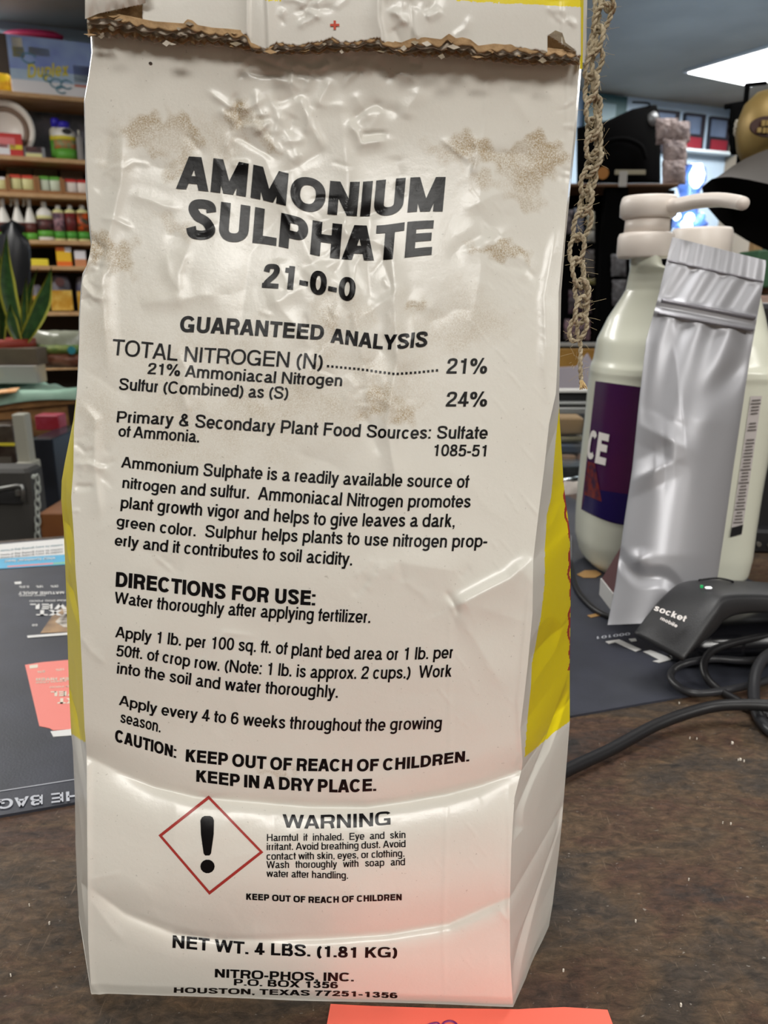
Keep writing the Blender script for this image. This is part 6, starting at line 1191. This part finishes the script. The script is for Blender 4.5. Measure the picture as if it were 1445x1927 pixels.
V = [at(1036, 692, 1.62), at(1085, 690, 1.62), at(1106, 665, 1.62), at(1124, 700, 1.62), at(1124, 738, 1.62), at(1036, 742, 1.62)]; n = 6
o = mk('folded_sheet', V+[v+np.array([0, .006, 0]) for v in V], [tuple(range(n-1, -1, -1)), tuple(range(n, 2*n))]+[(i, (i+1) % n, n+(i+1) % n, n+i) for i in range(n)], mat('lilac_white_paper', '#aaa3ac', .7)); tag(o, 'lilac white folded sheet leaning inside the display case', 'paper')
# ------------------------------------------------------------------ hats at the right edge
M_felt = mat('dark_felt', '#2c2826', .75, c2='#332e2b', ns=20, bump=.2, bs=500); ht = thing('felt_hat', 'dark wide brimmed felt hat curving in at the right edge', 'hat', at(1440, 400, 1.05))
TT = [(1321, 352), (1335, 341), (1350, 333), (1376, 314), (1403, 298), (1426, 288), (1445, 281), (1500, 268), (1560, 272)]; RG = [(1321, 352), (1326, 347), (1340, 336), (1360, 333), (1376, 333), (1409, 338), (1445, 346), (1500, 365), (1560, 390)]; BT = [(1321, 356), (1328, 387), (1353, 416), (1376, 435), (1409, 455), (1445, 472), (1500, 485), (1560, 480)]
xs_ = np.linspace(1321, 1560, 40); V1 = []; V2_ = []
for x in xs_:
    rg, tp_, bt_ = interp(x, RG), interp(x, TT), interp(x, BT); e = min(1, (x-1321)/60)
    for v in np.linspace(0, 1, 10): V1.append(at(x, rg+(tp_-rg)*v, 1.0+.14*v*e))
    for v in np.linspace(0, 1, 10): V2_.append(at(x, rg+(bt_-rg)*v, 1.0+.10*v*e+.02*math.sin(3.1*v)*e))
q = np.arange(400).reshape(40, 10); fq = np.stack([q[:-1, :-1], q[1:, :-1], q[1:, 1:], q[:-1, 1:]], -1).reshape(-1, 4); mk('brim_top', V1, fq, mat('lit_felt', '#4a4541', .8, bump=.2, bs=500), ht, True); mk('brim_underside', V2_, fq[:, ::-1], mat('shaded_felt', '#0e0c0c', .9, spec=.1), ht, True)  # one dark felt: top coloured paler as if lit, underside blackened as shade
cp = thing('gold_cap', 'gold cap with dark oval badge above the dark felt hat', 'cap', at(1450, 285, 1.18)); M_gold = mat('gold_cloth', '#9c8450', .45, metal=.35, c2='#8d7440', ns=20); c = at(1452, 236, 1.25); rg_ = 58*1.22/FPX
MB().lathe(tuple(c-np.array([0, 0, rg_])), [(rg_*.72, 0), (rg_*.90, rg_*.3), (rg_*.99, rg_*.75), (rg_*.98, rg_*1.15), (rg_*.84, rg_*1.6), (rg_*.55, rg_*1.9), (rg_*.1, rg_*2.0)], 32).build('crown', M_gold, cp, True)
def oval(nm, x, y, rx, ry, Y, m_, parent):
    P = [at(x+rx*math.cos(a), y+ry*math.sin(a), Y-.0 if True else Y) for a in np.linspace(0, 2*math.pi, 28)[:-1]]; n = len(P); return mk(nm, P+[p+np.array([0, .004, 0]) for p in P], [tuple(range(n)), tuple(range(2*n-1, n-1, -1))]+[(i, n+i, n+(i+1) % n, (i+1) % n) for i in range(n)], m_, parent)
bd = oval('badge', 1446, 238, 34, 20, 1.188, pm_('chocolate', '#3b1d16'), cp)
for x0, y0, x1, y1 in ((1434, 226, 1440, 237), (1442, 226, 1449, 236), (1426, 240, 1433, 249), (1436, 240, 1441, 250), (1443, 240, 1449, 250)): pbox('badge_stitching', x0, y0, x1, y1, 1.183, .003, mat('gold_thread', '#9a8148', .6), bd, 0)
st_ = thing('hat_stand', 'thin black metal hat stand rising behind the gold cap', 'hat stand', at(1400, 300, 1.42)*np.array([1, 1, 0])); x_ = at(1402, 200, 1.42)[0]
MB().tube([(x_, 1.42, -.02), (x_, 1.42, float(at(1402, 160, 1.42)[2]))], .0045, 8).build('pole', M_blk, st_); MB().tube([at(1364, 201, 1.42), at(1400, 195, 1.42)], .0045, 8).build('arm', M_blk, st_); MB().tube([at(1402, 160, 1.42), at(1442, 156, 1.42)], .003, 8).build('top_arm', M_blk, st_)
pillow('dark_lining', 1376, 195, 1420, 292, 1.38, .02, M_blk, st_, 44)
t = pillow('white_charm', 1385, 225, 1400, 258, 1.33, .01, mat('pearl', '#c9c2b4', .4), None, 45); tag(t, 'small pearly white ornament left of the gold cap', 'ornament')
# ------------------------------------------------------------------ goods shelf at the right edge
gs = thing('goods_rack', 'tan post and boards of a goods rack at the right frame edge', 'rack', at(1440, 700, 1.75)*np.array([1, 1, 0])+np.array([0, 0, FLOOR])); pbox('post', 1390, 420, 1405, 1000, 1.8, .03, mat('tan_post', '#b08d62', .6), gs); pbox('board', 1392, 540, 1620, 552, 1.75, .3, M_brd, gs); pbox('board', 1392, 645, 1620, 655, 1.75, .3, M_brd, gs); pbox('board', 1392, 716, 1620, 724, 1.75, .3, M_brd, gs); pbox('back_board', 1392, 430, 1620, 1000, 2.08, .02, mat('olive_grey_board', '#4c4d3c', .8), gs)
for k, (x0, y0, x1, y1, c_, l) in enumerate([(1424, 470, 1470, 541, '#3f6a4a', 'green box on the top board at the right edge'), (1426, 556, 1462, 646, '#c3a597', 'pinkish white box on the middle board at the right edge'), (1430, 656, 1458, 690, '#2c3c94', 'royal blue box at the right edge beside the jug')]):
    o = pbox('goods_box', x0, y0, x1, y1, 1.72, .1, mat('goods'+c_, c_, .5), None, .003); tag(o, l, 'box', 'boxes on the goods rack')
    if k == 2: o2 = pbox('red_corner', 1436, 676, 1458, 690, 1.716, .003, red, o, 0)
